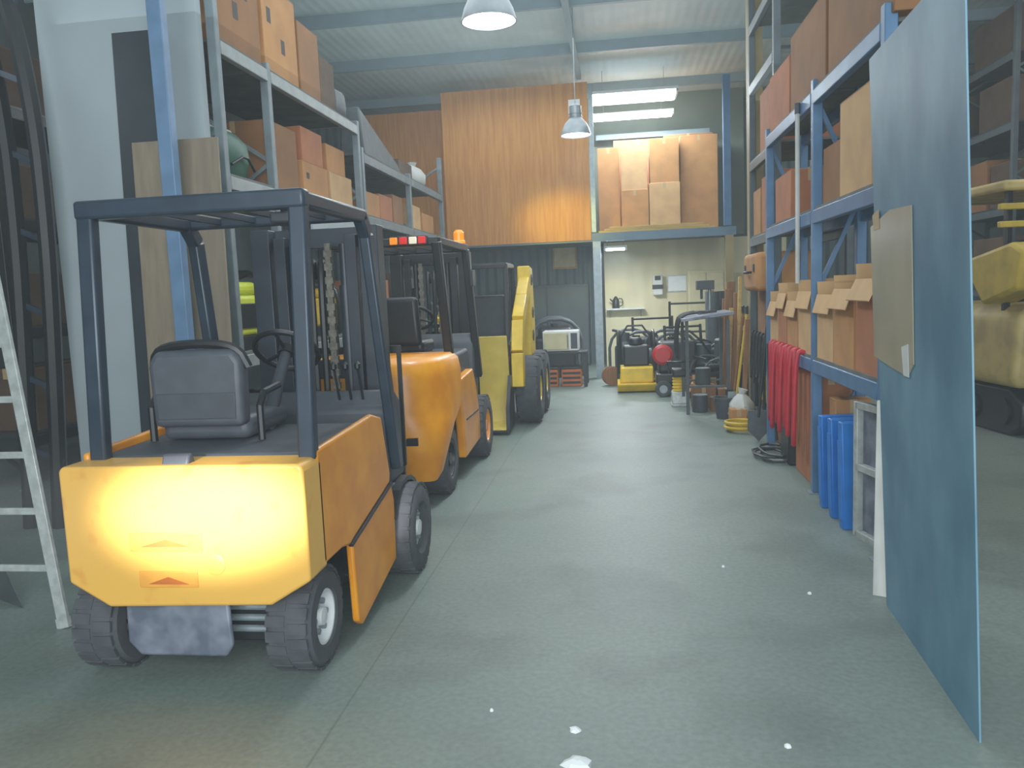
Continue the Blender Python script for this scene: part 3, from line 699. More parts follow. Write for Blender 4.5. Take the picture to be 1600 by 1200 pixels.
m = MB(); m.tube([(-.3,-.12,.2),(-.35,-.12,.2),(-.35,.12,.2),(-.3,.12,.2)],.014,8,1); m.build('handle', blackm, t)
for y in (-.28,.28):
    m = MB(); m.box(-.315,-.297,y-.03,y+.03,.2,.28); m.build('latch', blackm, t)
t = thing('pole', 'thin white pole strapped upright to the blue rack beams', 'pole', (1.418, 6.62, 1.6))
m = MB(); m.cyl((0,0,0),(0,0,1.34),.017,n=12); m.build('shaft', sackm, t)
m = MB(); m.cyl((0,0,1.3),(0,0,1.38),.022,n=12); m.build('end_cap', greym, t)
m = MB()
for i in range(7):
    y = 6.55+.17*i; x = 1.405-.012*(i % 2); zb = .28+.1*((i*37) % 5)/4
    m.tube([(1.455,y,1.052),(x,y,1.075),(x-.02,y,.9),(x-.03,y+.02,zb+.1),(x-.02,y+.07,zb),(x-.01,y+.12,zb+.1),(x,y+.13,.9),(x,y+.15,1.075),(1.455,y+.16,1.06)], .02, 8, 2)
o = m.build('hose', hose_red, None); tag(o, 'red hose hung in long loops over the blue rack beam', 'hose')
def coil(name, label, cat, c, r, n, rad, mat):
    m = MB(); pts = []
    for i in range(n*22):
        a = 2*PI*i/22; rr_ = r*(1-.12*math.sin(i*.13)); pts.append((c[0]+math.cos(a)*rr_, c[1]+math.sin(a)*rr_, c[2]+rad+i*rad*1.6/22))
    m.tube(pts, rad, 6); return tag(m.build(name, mat, None), label, cat)
coil('hose_coil', 'coiled yellow hose on the floor beside the tall right rack', 'hose', (1.34, 8.95, 0), .18, 4, .016, hose_yel)
m = MB(); pts = []
for i in range(46):
    a = i*.55; rr_ = .17+.05*math.sin(i*.9); pts.append((1.4+math.cos(a)*rr_*.9, 7.55+math.sin(a)*rr_*1.5, .014+.0014*i))
pts += [(1.5,7.9,.09),(1.48,7.9,.3),(1.42,7.87,.7),(1.41,7.86,1.04)]
m.tube(pts, .012, 6); tag(m.build('power_cord', cordm, None), 'tangled black power cord on the floor under the red hose', 'cord')
t = thing('plastic_bag', 'crumpled clear white plastic bag on floor beside the yellow hose', 'bag', (1.4, 9.5, 0))
m = MB(); rr = []
for z, sc in ((0,.7),(.1,1),(.22,.95),(.3,.6),(.34,.3)):
    rr.append([Vector((math.cos(a)*.14*sc*(1+.15*math.sin(5*a+z*9)), math.sin(a)*.2*sc*(1+.12*math.cos(4*a)), z)) for a in [2*PI*i/20 for i in range(20)]])
m.loft(rr); m.build('bag_body', sackm, t)
m = MB(); m.cyl((0,0,.33),(.02,0,.4),.03,.06,10); m.build('bag_neck', sackm, t)
for i, (y, lab) in enumerate(((5.84,'bright blue flat steel case farthest under the blue rack'),(5.58,'middle of three bright blue flat steel cases under the blue rack'),(5.32,'bright blue flat steel case beside the silver gate'))):
    t = thing('metal_case', lab, 'case', (1.47, y, 0), .1, 'bright blue steel cases')
    m = MB(); m.prism([(-.035,0),(.035,0),(.075,.66+.02*i),(.005,.66+.02*i)], 'x', -.06, .3); m.build('body', brightblue, t, .008)
    m = MB(); m.prism([(-.03,.06),(.03,.06),(.062,.58),(.006,.58)], 'x', -.066, -.06); m.build('end_panel', brightblue, t)
t = thing('metal_gate', 'narrow silver steel gate with red edge standing under the blue rack', 'gate', (1.47, 5.16, 0), -1.35)
m = MB()
for a, b in (((0,0),(0,.86)),((.34,0),(.34,.86)),((0,.02),(.34,.02)),((0,.84),(.34,.84)),((0,.45),(.34,.45))): m.bar((a[0],0,a[1]),(b[0],0,b[1]),.045,.045)
m.build('frame', alum, t, .004)
m = MB(); m.bar((-.03,.01,0),(-.03,.01,.8),.012,.03); m.build('edge', redm, t)
m = MB(); m.box(0,.34,.02,.03,.04,.83); m.build('back_panel', platem, t)
slab('board', 'narrow white board standing beside the blue metal sheet edge', 'board', (1.26,4.16,0), (1.34,4.12,0), (.03,.06,0), 1.0, .02, sackm)
carton('reddish carton on the floor under the blue rack', 1.5,1.8, 6.5,7.1, 0,.9, card_red, face=-1)
carton('dark brown carton on the floor at far end of blue rack', 1.52,1.8, 7.62,8.0, 0,.7, card_dark, face=-1)
carton('brown carton on the floor behind the bright blue cases', 1.55,1.8, 6.0,6.18, 0,.75, card, face=-1)
t = thing('toolbox', 'dark toolbox on the floor behind the red hose', 'toolbox', (1.6, 7.36, 0))
m = MB(); m.box(-.14,.2,-.18,.18,0,.42); m.build('body', blackm, t, .02)
m = MB(); m.tube([(0,-.1,.42),(0,-.1,.48),(0,.1,.48),(0,.1,.42)],.012,8,1); m.build('handle', greym, t)

# ------------------------------------------------------------------ equipment at the back
t = thing('plate_compactor', 'yellow plate compactor with black engine on the floor below the mezzanine', 'compactor', (.27, 12.75, 0))
m = MB(); m.prism([(-.36,.12),(-.28,.02),(.28,.02),(.36,.12),(.36,.15),(-.36,.15)], 'x', -.3,.3); m.build('base_plate', yellow, t, .01)
m = MB(); m.box(-.26,.26,-.3,.2,.15,.4); m.build('housing', yellow, t, .03, 3)
m = MB(); m.box(-.2,.2,-.16,.16,.4,.72); m.cyl((0,.0,.72),(0,0,.84),.12,.09,16); m.build('engine', blackm, t, .03)
m = MB(); m.cyl((.2,-.02,.55),(.24,-.02,.55),.12,n=18); m.build('recoil_cover', greym, t)
for s in (-1,1):
    m = MB(); m.tube([(s*.27,-.28,.3),(s*.28,-.26,.88),(s*.26,.1,.98),(s*.24,.3,.4)],.024,8,2); m.build('guard_tube', blackm, t)
m = MB(); m.tube([(-.22,.25,.35),(-.24,.55,1.0),(.24,.55,1.0),(.22,.25,.35)],.018,8,1); m.build('handle', blackm, t)
t = thing('tamping_rammer', 'small silver footed tamping rammer with yellow bellows beside the steel stand', 'rammer', (.8, 11.0, 0)); t.scale = (.85,.85,.85)
m = MB(); m.box(-.13,.13,-.17,.17,0,.05); m.prism([(-.17,.05),(.14,.05),(.06,.24),(-.12,.24)], 'x', -.12,.12); m.build('foot', alum, t, .012)
m = MB(); m.lathe([(.09+.018*(i%2), .23+.024*i) for i in range(11)], (0,-.02,0), 'z', 20); m.build('bellows', yellow, t)
m = MB(); m.box(-.11,.11,-.16,.14,.47,.6); m.build('engine', blackm, t, .03)
m = MB(); m.tube([(-.14,.14,.5),(-.17,.22,.7),(-.17,-.2,.72),(.17,-.2,.72),(.17,.22,.7),(.14,.14,.5)],.016,8,2); m.build('handle', blackm, t)
t = thing('floor_saw', 'black wheeled engine saw with round red cover', 'floor saw', (.84, 12.2, 0))
m = MB(); m.box(-.3,.55,-.3,.3,.2,.34); m.build('deck', blackm, t, .02)
m = MB(); m.box(-.26,.3,-.2,.2,.34,.8); m.build('engine', blackm, t, .04)
m = MB(); m.cyl((.4,0,.34),(.4,0,.74),.13,n=16); m.build('air_filter', greym, t)
m = MB(); m.lathe([(.15,.04),(.15,-.03),(.11,-.06),(.01,-.06)], (-.2,-.23,.62), 'y', 24); m.build('round_cover', redm, t)
for x in (-.2,.45):
    for y in (-.32,.32): wheel(t, 'wheel', 0, 0, .12, .06, 1, steel, .5).matrix_local = Matrix.Translation((x,y,.12)) @ Matrix.Rotation(PI/2,4,'Z')
m = MB(); m.tube([(.5,-.25,.3),(.95,-.25,.85),(.95,.25,.85),(.5,.25,.3)],.018,8,1); m.build('handle', blackm, t)
generator('black generator standing behind the steel stand', (1.35, 11.75, 0), blackm, .2, 1.0)
generator('dark grey generator between floor saw and office wall', (1.5, 13.4, 0), greym, .4, 1.2)
generator('small black machine left of the plate compactor handle', (.3, 14.2, 0), blackm, .2, 1.5)
generator('black generator beyond the tan column on the right', (2.05, 11.4, 0), blackm, 1.2, 1.3)
generator('black engine machine behind the floor saw', (.85, 13.45, 0), blackm, .1, 1.5)
t = thing('walk_behind_trencher', 'black walk behind trencher with two tall wheels behind the steel stand', 'trencher', (1.65, 12.5, 0), .5)
for y in (-.22,.22): wheel(t, 'wheel', 0, 0, .24, .1, 1, steel, .5, 14).matrix_local = Matrix.Translation((0,y,.24)) @ Matrix.Rotation(PI/2,4,'Z')
m = MB(); m.box(-.3,.35,-.15,.15,.28,.46); m.build('deck', blackm, t, .02)
m = MB(); m.box(-.15,.25,-.16,.16,.46,.8); m.build('engine', greym, t, .04)
m = MB(); m.bar((.3,0,.4),(.85,0,.12),.14,.08); m.build('digging_boom', blackm, t, .02)
m = MB(); m.tube([(-.28,-.2,.4),(-.75,-.22,.95),(-.75,.22,.95),(-.28,.2,.4)],.018,8,1); m.build('handle', blackm, t)
SF = 'dark tube frames at the back'
for x, y, h, w, rz, lab in ((.62,14.25,1.1,.7,.15,'dark tube frame leaning left of the black engine machine'),(1.3,14.3,1.35,.8,-.1,'tallest dark tube frame behind the clutter under the mezzanine'),(1.05,12.9,1.0,.6,.3,'dark tube frame right behind the floor saw')):
    t = thing('scaffold_frame', lab, 'frame', (x, y, 0), rz, SF)
    for s in (-1,1):
        m = MB(); m.cyl((s*w/2,0,0),(s*w/2,.12,h),.022,n=10); m.build('leg', blackm, t)
    for f in (.2,.6,.97):
        m = MB(); m.cyl((-w/2,.12*f,h*f),(w/2,.12*f,h*f),.018,n=8); m.build('rung', blackm, t)
t = thing('steel_stand', 'tall grey steel stand with tilted top near the brown timbers', 'stand', (1.1, 10.55, 0))
for x in (-.25,.25):
    for y in (-.35,.35):
        m = MB(); m.box(x-.02,x+.02,y-.02,y+.02,0,1.18); m.build('leg', sheet_dk, t)
m = MB(); m.prism([(-.32,1.17),(.32,1.24),(.32,1.28),(-.32,1.21)], 'y', -.42,.42); m.build('top', platem, t, .006)
for y in (-.35,.35):
    m = MB(); m.bar((-.25,y,.35),(.25,y,.35),.025,.025); m.build('stretcher', sheet_dk, t)
m = MB()
for i in range(4):
    y = 10.28+.13*i
    m.tube([(1.0,y,1.275),(.83,y,1.255),(.755,y,1.17),(.74,y+.02,.85),(.75,y+.06,.65+.04*(i%2)),(.74,y+.1,.85),(.755,y+.1,1.17),(.83,y+.11,1.255),(1.0,y+.12,1.275)], .014, 6, 2)
tag(m.build('rubber_hose', cordm, None), 'black rubber hose looped over the tall steel stand', 'hose')
t = thing('drill_press', 'dark bench drill on top of the tall steel stand', 'drill', (1.15, 10.75, 1.255))
m = MB(); m.box(-.12,.12,-.14,.14,0,.03); m.build('base', blackm, t, .005)
m = MB(); m.cyl((.05,.05,.03),(.05,.05,.42),.025,n=12); m.build('pillar', steel, t)
m = MB(); m.box(-.12,.1,-.08,.12,.3,.42); m.cyl((-.06,-.02,.3),(-.06,-.02,.18),.018,n=10); m.build('head', greym, t, .02)
TB = 'timbers standing by the tall right rack'
for i, (x, y, h, w, mt, lab) in enumerate(((1.42,11.05,1.55,.09,woodv,'tallest brown timber in the cluster behind the steel stand'),(1.4,11.25,1.42,.07,woodv,'shorter brown timber behind the tallest one'),(1.42,10.82,1.3,.05,woodm,'thin pale timber in front of the brown timbers'),(1.5,11.4,1.65,.12,woodv,'widest brown timber at the back of the timbers'),(1.45,10.55,1.5,.06,woodv,'brown timber leaning between the shovels and the pale timber'),(1.44,9.62,1.2,.05,woodv,'short brown timber leaning beside the white plastic bag'),(1.47,10.36,1.7,.04,woodm,'tall thin pale timber just past the brown handled shovel'))):
    m = MB(); m.hexa([(x-w/2,y-.03,0),(x+w/2,y-.03,0),(x+w/2,y+.03,0),(x-w/2,y+.03,0)]+[(x-w/2+.06,y-.03+.02,h),(x+w/2+.06,y-.01,h),(x+w/2+.06,y+.05,h),(x-w/2+.06,y+.05,h)])
    tag(m.build('timber', mt, None, .004), lab, 'timber', TB)
carton('open brown carton on the floor behind the rammer', 1.02,1.32, 11.2,11.5, 0,.26, card, open_=True, face=-1)
carton('small grimy carton on the floor beside the yellow tin', 1.28,1.5, 10.62,10.78, 0,.26, card_dark, face=-1)
carton('small brown carton on the floor near the yellow hose', 1.24,1.42, 9.2,9.4, 0,.2, card, face=-1)
carton('brown carton with grey tin on it under the steel stand', .95,1.25, 10.7,10.95, 0,.3, card_dark, face=-1)
carton('brown carton on the floor beyond the tan column', 1.75,2.25, 10.05,10.6, 0,.55, card, face=-1)
carton('pale carton stacked on the brown one beyond the tan column', 1.78,2.22, 10.1,10.55, .55,.5, card_pale, face=-1)
carton('white carton topping the stack beyond the tan column', 1.8,2.2, 10.12,10.52, 1.05,.45, sackm, face=-1, strips=False)
def shovel(label, x, y, lean, mat, bmat):
    t = thing('shovel', label, 'shovel', (x, y, 0))
    m = MB(); m.cyl((-.06,0,.25),(lean,.0,1.25),.016,n=10); m.build('handle', mat, t)
    m = MB(); m.prism([(-.16,.32),(.04,.32),(.05,.12),(-.06,0),(-.17,.12)], 'y', -.008,.008); m.build('blade', bmat, t)
    m = MB(); m.tube([(lean,-.05,1.25),(lean,-.05,1.34),(lean,.05,1.34),(lean,.05,1.25)],.012,8); m.build('grip', blackm, t)
shovel('yellow handled shovel leaning on the tan column', 1.46, 9.88, .07, hose_yel, steel)
shovel('brown handled shovel leaning beside the yellow handled one', 1.46, 10.1, .06, woodv, blackm)
shovel('black handled shovel leaning at near end of tall right rack', 1.46, 8.35, .04, blackm, sheet_dk)
m = MB()
for i in range(5):
    y = 8.55+.2*i
    m.tube([(1.565,y,1.056),(1.535,y,1.07),(1.52,y,.9),(1.5,y+.02,.6),(1.5,y+.08,.48+.05*(i%3)),(1.51,y+.15,.6),(1.52,y+.17,.9),(1.535,y+.18,1.07),(1.565,y+.19,1.06)], .014, 6, 2)
tag(m.build('cable', cordm, None), 'black cable hung in loops on the tall right rack front', 'cable')
t = thing('jerry_can', 'red fuel can on the bottom shelf of the tall right rack', 'can', (1.75, 8.75, .16))
m = MB(); m.box(-.09,.09,-.15,.15,0,.34); m.build('body', redm, t, .03, 3)
m = MB(); m.tube([(0,-.1,.33),(0,-.1,.4),(0,.06,.4),(0,.06,.33)],.012,8,1); m.build('handle', redm, t)
m = MB(); m.cyl((0,.1,.34),(0,.1,.38),.025,n=12); m.build('cap', blackm, t)
generator('yellow machine on the bottom shelf of the tall right rack', (1.9, 9.35, .16), yellow, 1.57, 1.0)
t = thing('bucket', 'dull grey bucket on floor in front of the timbers', 'bucket', (1.26, 9.85, 0))
m = MB(); m.lathe([(.1,0),(.13,.24),(.14,.24),(.14,.26),(.124,.26),(.095,.02)], (0,0,0), 'z', 22); m.build('pail', greym, t)
m = MB(); m.tube([(-.135,0,.24),(-.1,.1,.2),(0,.15,.17),(.1,.1,.2),(.135,0,.24)],.006,6,1); m.build('bail_handle', steel, t)
def tin(label, x, y, z, r, h, mat):
    t = thing('paint_tin', label, 'tin', (x, y, z), 0, 'tins on the floor by the right rack')
    m = MB(); m.lathe([(r*.97,0),(r,.008),(r,h-.008),(r*1.03,h-.004),(r*1.03,h)], (0,0,0), 'z', 20); m.build('body', mat, t)
    m = MB(); m.lathe([(r*.9,h),(r*.9,h+.006),(r*.6,h+.004),(r*.01,h+.004)], (0,0,0), 'z', 20); m.build('lid', steel, t)
tin('dark tin under the tall steel stand', 1.02, 10.4, 0, .1, .22, greym)
tin('brown tin under the tall steel stand', 1.22, 10.45, 0, .08, .18, woodv)
tin('small yellow tin on floor right of the steel stand', 1.4, 10.25, 0, .07, .14, yellow)
tin('grey tin on the brown carton under the stand', 1.1, 10.82, .3, .1, .22, sheet_dk)
def spool(label, x, y, z, r, w, mat):
    t = thing('cable_spool', label, 'spool', (x, y, z+r), .3, 'cable spools at the back')
    m = MB(); m.cyl((0,-w/2,0),(0,w/2,0),r*.75,n=24); m.build('cable', mat, t)
    for s in (-1, 1):
        m = MB(); m.cyl((0,s*w/2,0),(0,s*(w/2+.02),0),r,n=28); m.build('flange', woodv, t)
spool('wooden spool of black cable in front of the floor saw', 1.0, 11.75, 0, .16, .12, cordm)
spool('wooden spool of orange cable beside the plate compactor', -.12, 13.5, 0, .16, .12, red_faded)
t = thing('gas_bottle', 'grey gas bottle standing behind the plate compactor', 'gas bottle', (.1, 13.5, 0))
m = MB(); m.lathe([(.13,0),(.15,.03),(.15,.6),(.12,.7),(.05,.75),(.05,.8),(.01,.8)], (0,0,0), 'z', 24); m.build('body', sheet_dk, t, ang=50)
m = MB(); m.lathe([(.09,.74),(.09,.88),(.08,.88),(.08,.74)], (0,0,0), 'z', 20, closed=True); m.build('collar', greym, t)
for i, (x, y, lab) in enumerate(((1.86,14.4,'tall dark roll of sheeting standing by the office wall'),(1.6,14.0,'grey roll of sheeting standing beside the dark roll'))):
    t = thing('sheeting_roll', lab, 'roll', (x, y, 0), 0, 'rolls of sheeting')
    m = MB(); m.lathe([(.03,0),(.12,0),(.12,1.5),(.03,1.5)], (0,0,0), 'z', 22, closed=True); m.build('roll', sheet_dk if i else blackm, t)
    m = MB(); m.cyl((0,0,.01),(0,0,1.53),.028,n=12); m.build('core', card, t)
t = thing('wooden_pallet', 'wooden pallet leaning upright beyond the black generators', 'pallet', (2.2, 13.4, 0))
for i in range(5):
    m = MB(); m.box(-.45,.45,-.02+.03*i,.0+.03*i,.05+.22*i,.19+.22*i); m.build('slat', woodv, t)
for x in (-.4,0,.4):
    m = MB(); m.bar((x,.04,0),(x,.19,1.15),.06,.06); m.build('bearer', woodv, t)
# bench with microwave
t = thing('workbench', 'dark low bench carrying the white microwave', 'bench', (-1.0, 13.7, 0))
m = MB(); m.box(-.48,.48,-.32,.32,.56,.6); m.build('top', blackm, t, .006)
for x in (-.44,.44):
    for y in (-.28,.28):
        m = MB(); m.box(x-.03,x+.03,y-.03,y+.03,0,.56); m.build('leg', blackm, t)
t = thing('microwave', 'white microwave oven on the dark bench under the plywood wall', 'microwave', (-.96, 13.62, .6))
m = MB(); m.box(-.3,.3,-.22,.22,.01,.35); m.build('body', whitem, t, .015)
m = MB(); m.box(-.28,.14,-.232,-.22,.04,.32); dr = m.build('door', beige, t, .006)
m = MB(); m.cyl((.12,-.25,.07),(.12,-.25,.29),.01,n=8); m.build('door_handle', steel, dr)
m = MB(); m.box(.17,.28,-.226,-.22,.05,.31); m.build('control_panel', greym, t)
for i, (x, lab) in enumerate(((-1.2,'orange red tool crate left under the bench'),(-.8,'orange red tool crate right under the bench'))):
    t = thing('crate', lab, 'crate', (x, 13.62, 0), 0, 'tool crates under the bench')
    m = MB(); m.box(-.17,.17,-.15,.15,0,.3)
    m.build('body', red_faded, t, .015)
    for z in (.07,.15,.23):
        m = MB(); m.box(-.15,.15,-.156,-.149,z-.02,z+.02); m.build('slot', blackm, t)
    m = MB(); m.box(-.18,.18,-.16,.16,.3,.335); m.build('lid', blackm, t, .01)
generator('red generator beside the loader under the mezzanine', (-1.75, 14.3, 0), redm, .1, .9)
generator('dark machine on floor behind the microwave bench', (-1.2, 15.3, 0), blackm, .1, 1.9)
t = thing('framed_notice', 'pale yellow framed notice hung below the plywood wall', 'picture', (-1.13, 17.96, 2.1))
m = MB(); m.box(-.27,.27,-.02,.02,0,.5); m.build('frame', woodm, t, .006)
m = MB(); m.box(-.23,.23,-.026,-.02,.04,.46); m.build('print', cream, t)
t = thing('storage_cabinet', 'dark grey storage cabinet against back wall behind the loader', 'cabinet', (-1.5, 17.55, 0))
m = MB(); m.box(-.9,.9,-.35,.35,0,1.75); m.build('body', darkboard, t, .008)
for s in (-1,1):
    m = MB(); a, b = sorted((s*.02, s*.87)); m.box(a,b,-.372,-.351,.05,1.7); dr = m.build('door', walldark, t, .006)
    m = MB(); m.cyl((s*.08,-.39,.9),(s*.08,-.39,1.05),.01,n=8); m.build('handle', steel, dr)
t = thing('wall_shelf', 'small pale wall shelf on the cream office wall', 'shelf', (.1, 16.78, 1.12))
m = MB(); m.box(-.32,.45,-.12,.12,.06,.09); m.build('board', whitem, t)
for x in (-.25,.38):
    m = MB(); m.prism([(.12,.06),(.12,-.1),(-.08,.06)], 'x', x-.01,x+.01); m.build('bracket', steel, t)
t = thing('kettle', 'black kettle on the small pale wall shelf', 'kettle', (-.03, 16.76, 1.21))
m = MB(); m.lathe([(.075,0),(.08,.02),(.065,.18),(.03,.23),(.012,.25)], (0,0,0), 'z', 20); m.build('body', blackm, t)
m = MB(); m.tube([(.06,0,.2),(.14,0,.19),(.14,0,.06),(.075,0,.04)],.011,8,1); m.build('handle', blackm, t)
m = MB(); m.cyl((-.06,0,.14),(-.12,0,.2),.022,.012,10); m.build('spout', blackm, t)
t = thing('wall_dispenser', 'black and white dispenser on the cream office wall', 'dispenser', (.83, 16.8, 1.45))
m = MB(); m.box(-.1,.1,-.09,.098,0,.4); m.build('housing', whitem, t, .02)
for z, w in ((.12,.11),(.3,.06)):
    m = MB(); m.box(-w,w,-.1,.0,z,z+.09); m.build('window', blackm, t)
t = thing('whiteboard', 'small bright white board on the cream office wall', 'board', (1.25, 16.88, 1.5))
m = MB(); m.box(-.22,.22,-.012,.015,0,.34); m.build('frame', alum, t)
m = MB(); m.box(-.2,.2,-.016,-.012,.02,.32); m.build('surface', paper, t)
t = thing('locker', 'beige metal locker by the office wall at the right', 'locker', (1.75, 16.5, 0))
m = MB(); m.box(-.35,.35,-.25,.25,0,1.9); m.build('body', beige, t, .01)
for s in (-1,1):
    a, b = sorted((s*.01, s*.33)); m = MB(); m.box(a,b,-.265,-.251,.05,1.85); dr = m.build('door', beige, t, .006)
    m = MB(); m.box(s*.05-.012,s*.05+.012,-.28,-.265,.95,1.05); m.build('handle', blackm, dr)
# mezzanine boxes
carton('dark tall box at left on the mezzanine', -.3,.1, 15.4,15.9, MZ,1.6, card)
carton('brown box at bottom of the middle mezzanine stack', .12,.62, 15.3,15.85, MZ,.8, card)
carton('pale box on top of the middle mezzanine stack', .13,.61, 15.32,15.82, MZ+.8,.7, card_pale)
carton('pale box at bottom of right mezzanine stack', .64,1.2, 15.3,15.85, MZ,.9, card_pale)
carton('brown box on top of right mezzanine stack', .66,1.19, 15.32,15.82, MZ+.9,.8, card)
carton('tall brown box at right end of mezzanine', 1.22,1.9, 15.5,16.1, MZ,1.75, card)
carton('wide brown box at the back of the mezzanine', .0,.95, 16.15,16.65, MZ,1.85, card_red)
carton('second wide box at the back of the mezzanine', .97,1.9, 16.15,16.65, MZ,1.9, card_dark)
for i in range(3):
    x0 = -.3+.1*i; z = MZ+.001+.035*i
    m = MB(); m.box(x0, x0+2.05-.2*i, 14.74, 14.9-.01*i, z, z+.034)
    tag(m.build('plank', woodm, None, .003), ['longest pale plank at bottom of the mezzanine edge pile','pale plank in middle of the mezzanine edge pile','shortest pale plank on top of the mezzanine edge pile'][i], 'plank', 'planks on the mezzanine edge')
p0 = atY(897,168,MY-.1)
o = MB().box(p0.x-.1,p0.x+.1,MY-.094,MY-.09,p0.z-.14,p0.z+.14).build('paper_sheet', paper, None); tag(o, 'white paper sheet pinned high on the plywood wall', 'paper')

# ------------------------------------------------------------------ lamps
def highbay(label, x, y, z):
    t = thing('pendant_lamp', label, 'lamp', (x,y,z), 0, 'round metal pendant lamps')
    m = MB(); m.lathe([(.215,0),(.21,.02),(.19,.09),(.15,.17),(.09,.23),(.086,.235),(.145,.165),(.183,.085),(.2,.02),(.206,0)], (0,0,0), 'z', 36, closed=True); m.build('shade', lampm, t)
    m = MB(); m.lathe([(.085,.225),(.085,.25),(.094,.252),(.094,.26),(.085,.262),(.085,.29),(.094,.292),(.094,.3),(.085,.302),(.085,.4),(.03,.44)], (0,0,0), 'z', 24); m.build('housing', lampm, t)
    m = MB(); m.lathe([(.001,.005),(.1,.005),(.195,.01),(.19,.02),(.001,.02)], (0,0,0), 'z', 28); m.build('diffuser', glow, t)
    m = MB(); m.cyl((0,0,.43),(0,0,CZ-z),.006,n=8); m.build('rod', steel, t)
    l = bpy.data.lights.new('pendant_light', 'SPOT'); l.energy = 190; l.spot_size = math.radians(150); l.spot_blend = .9; l.color = (.84,.95,1); l.shadow_soft_size = .17
    lo = bpy.data.objects.new('pendant_light', l); COL.objects.link(lo); lo.location = (x,y,z-.01)
P = atY(764,34,6.35); highbay('large round metal pendant lamp hanging nearest the camera', P.x, P.y, P.z)
P = atY(900,212,11.6); highbay('round metal pendant lamp hanging in front of the plywood wall', P.x, P.y, P.z)
def batten(label, x0, x1, y, z, energy, drop, wd=.05, r=.018):
    t = thing('tube_light', label, 'light', ((x0+x1)/2, y, z), 0, 'fluorescent tube lights'); h = (x1-x0)/2
    m = MB(); m.box(-h,h,-wd,wd,.03,.08); m.build('housing', whitem, t, .006)
    n = 2 if wd < .1 else 4
    for j in range(n):
        dy = -wd*.7+wd*1.4*j/(n-1); m = MB(); m.cyl((-h+.04,dy,.01),(h-.04,dy,.01),r,n=10); m.build('tube', tubeglow, t)
    for s in (-1,1):
        m = MB(); m.box(s*(h-.02)-.02,s*(h-.02)+.02,-wd,wd,-.01,.03); m.build('end_cap', steel, t)
        m = MB(); m.cyl((s*h*.7,0,.08),(s*h*.7,0,drop),.006,n=6); m.build('hanger', steel, t)
    l = bpy.data.lights.new('tube_lamp', 'AREA'); l.shape = 'RECTANGLE'; l.size = x1-x0; l.size_y = .12; l.energy = energy; l.color = (.88,.97,1)
    lo = bpy.data.objects.new('tube_lamp', l); COL.objects.link(lo); lo.location = ((x0+x1)/2, y, z-.05)
batten('bright long tube light above the mezzanine boxes', -.4, 1.15, 15.9, 4.86, 55, CZ-4.86, .095, .05)
batten('short bright tube light under the mezzanine edge beside the post', -.22, .2, 15.0, 2.32, 70, MZ-.06-2.32)
batten('added wide tube panel near the roof for the bright ceiling patch above the mezzanine', -.4, 1.15, 15.0, 5.0, 50, CZ-5.0, .34, .05)  # fixture added to make the glowing patch on the ceiling

# ------------------------------------------------------------------ floor scraps
for i, (px, py, s, lab) in enumerate(((902,1192,.06,'largest white paper scrap on floor at the bottom edge'),(898,1141,.025,'white paper scrap on floor above the largest scrap'),(1231,1167,.015,'tiny white scrap near the foot of the blue sheet'),(1265,928,.014,'tiny white scrap on floor before the blue rack'),(768,1111,.01,'speck of white paper on the floor left of the largest scrap'),(1130,886,.01,'tiny white scrap in the middle of the aisle'))):
    g = G(px, py); m = MB(); rg = []
    for z, sc in ((.001,1),(.006+s*.1,.8),(.01+s*.15,.3)):
        rg.append([Vector((g.x+math.cos(a)*s*sc*random.uniform(.6,1.1), g.y+math.sin(a)*s*.9*sc*random.uniform(.6,1.1), z*random.uniform(.9,1) if z > .004 else 0)) for a in [2*PI*j/9 for j in range(9)]])
    m.loft(rg); tag(m.build('paper_scrap', paper, None, ang=10), lab, 'paper', 'paper scraps on the floor')

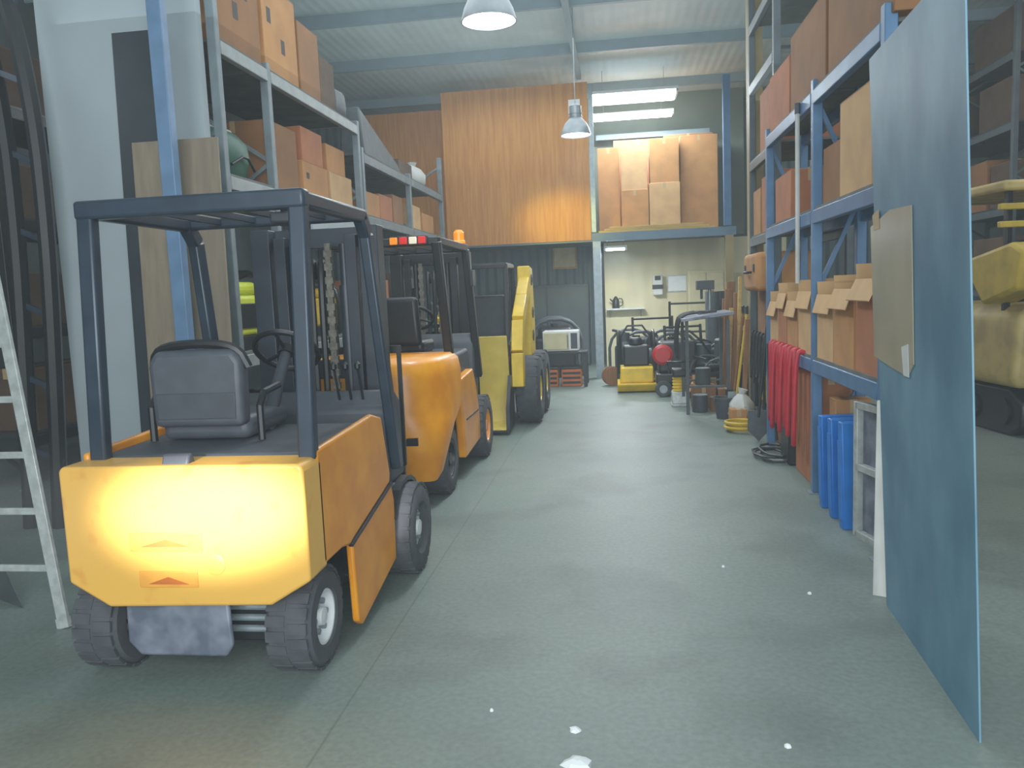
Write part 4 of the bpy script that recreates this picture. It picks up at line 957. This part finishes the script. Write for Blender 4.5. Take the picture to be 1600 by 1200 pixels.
# ------------------------------------------------------------------ lights
w = bpy.data.worlds.new('world'); SC.world = w; w.use_nodes = True
w.node_tree.nodes['Background'].inputs[0].default_value = (.70,.88,.95,1); w.node_tree.nodes['Background'].inputs[1].default_value = 1.1
vs = w.node_tree.nodes.new('ShaderNodeVolumeScatter'); vs.inputs['Density'].default_value = .006; vs.inputs['Color'].default_value = (.85,.96,1,1)
w.node_tree.links.new(vs.outputs[0], w.node_tree.nodes['World Output'].inputs['Volume'])
def area(loc, target, sx, sy, e, col):
    l = bpy.data.lights.new('added_area_light', 'AREA'); l.shape = 'RECTANGLE'; l.size = sx; l.size_y = sy; l.energy = e; l.color = col
    o = bpy.data.objects.new('added_area_light', l); COL.objects.link(o); o.location = loc
    o.rotation_euler = (Vector(target)-Vector(loc)).to_track_quat('-Z', 'Y').to_euler(); return o
area((.3,-3,2.6), (0,8,1.2), 6, 4, 540, (.86,.96,1))  # unseen area added to stand for outdoor light from behind the camera
area((-1.0,9.5,5.1), (-1.0,9.5,0), 4, 9, 200, (.84,.96,1))  # unseen soft fill added under the closed roof
area((-1.0,9.5,3.7), (-1.0,9.5,9), 6, 9, 80, (.82,.96,1))  # unseen upward fill added to brighten the ceiling
area((4.2,7.5,5.1), (4.2,7.5,0), 3, 7, 80, (.9,.96,.95))  # unseen fill added to lighten the excavator bay
area((-5.5,5,4.5), (-5.5,8,1), 2, 3, 25, (.80,.96,1))  # small unseen fill added over the far left racks
def spot(loc, tgt, e, ang, blend, col, sc=(1,1,1)):
    sp = bpy.data.lights.new('added_spot', 'SPOT'); sp.energy = e; sp.spot_size = math.radians(ang); sp.spot_blend = blend; sp.color = col; sp.shadow_soft_size = .08
    so = bpy.data.objects.new('added_spot', sp); COL.objects.link(so); so.location = loc
    so.rotation_euler = (Vector(tgt)-Vector(loc)).to_track_quat('-Z','Y').to_euler(); so.scale = sc
spot((-1.3,-1.0,1.9), (-1.68,3.0,.78), 6200, 15, .95, (1,.98,1), (1,.5,1))  # unseen spot added to blow out the near forklift's rear
spot((-1.1,12.6,3.1), (-.9,14.6,2.85), 150, 62, 1.0, (1,.84,.02), (1,.6,1))  # unseen yellow spot added to imitate a flare streak on the plywood
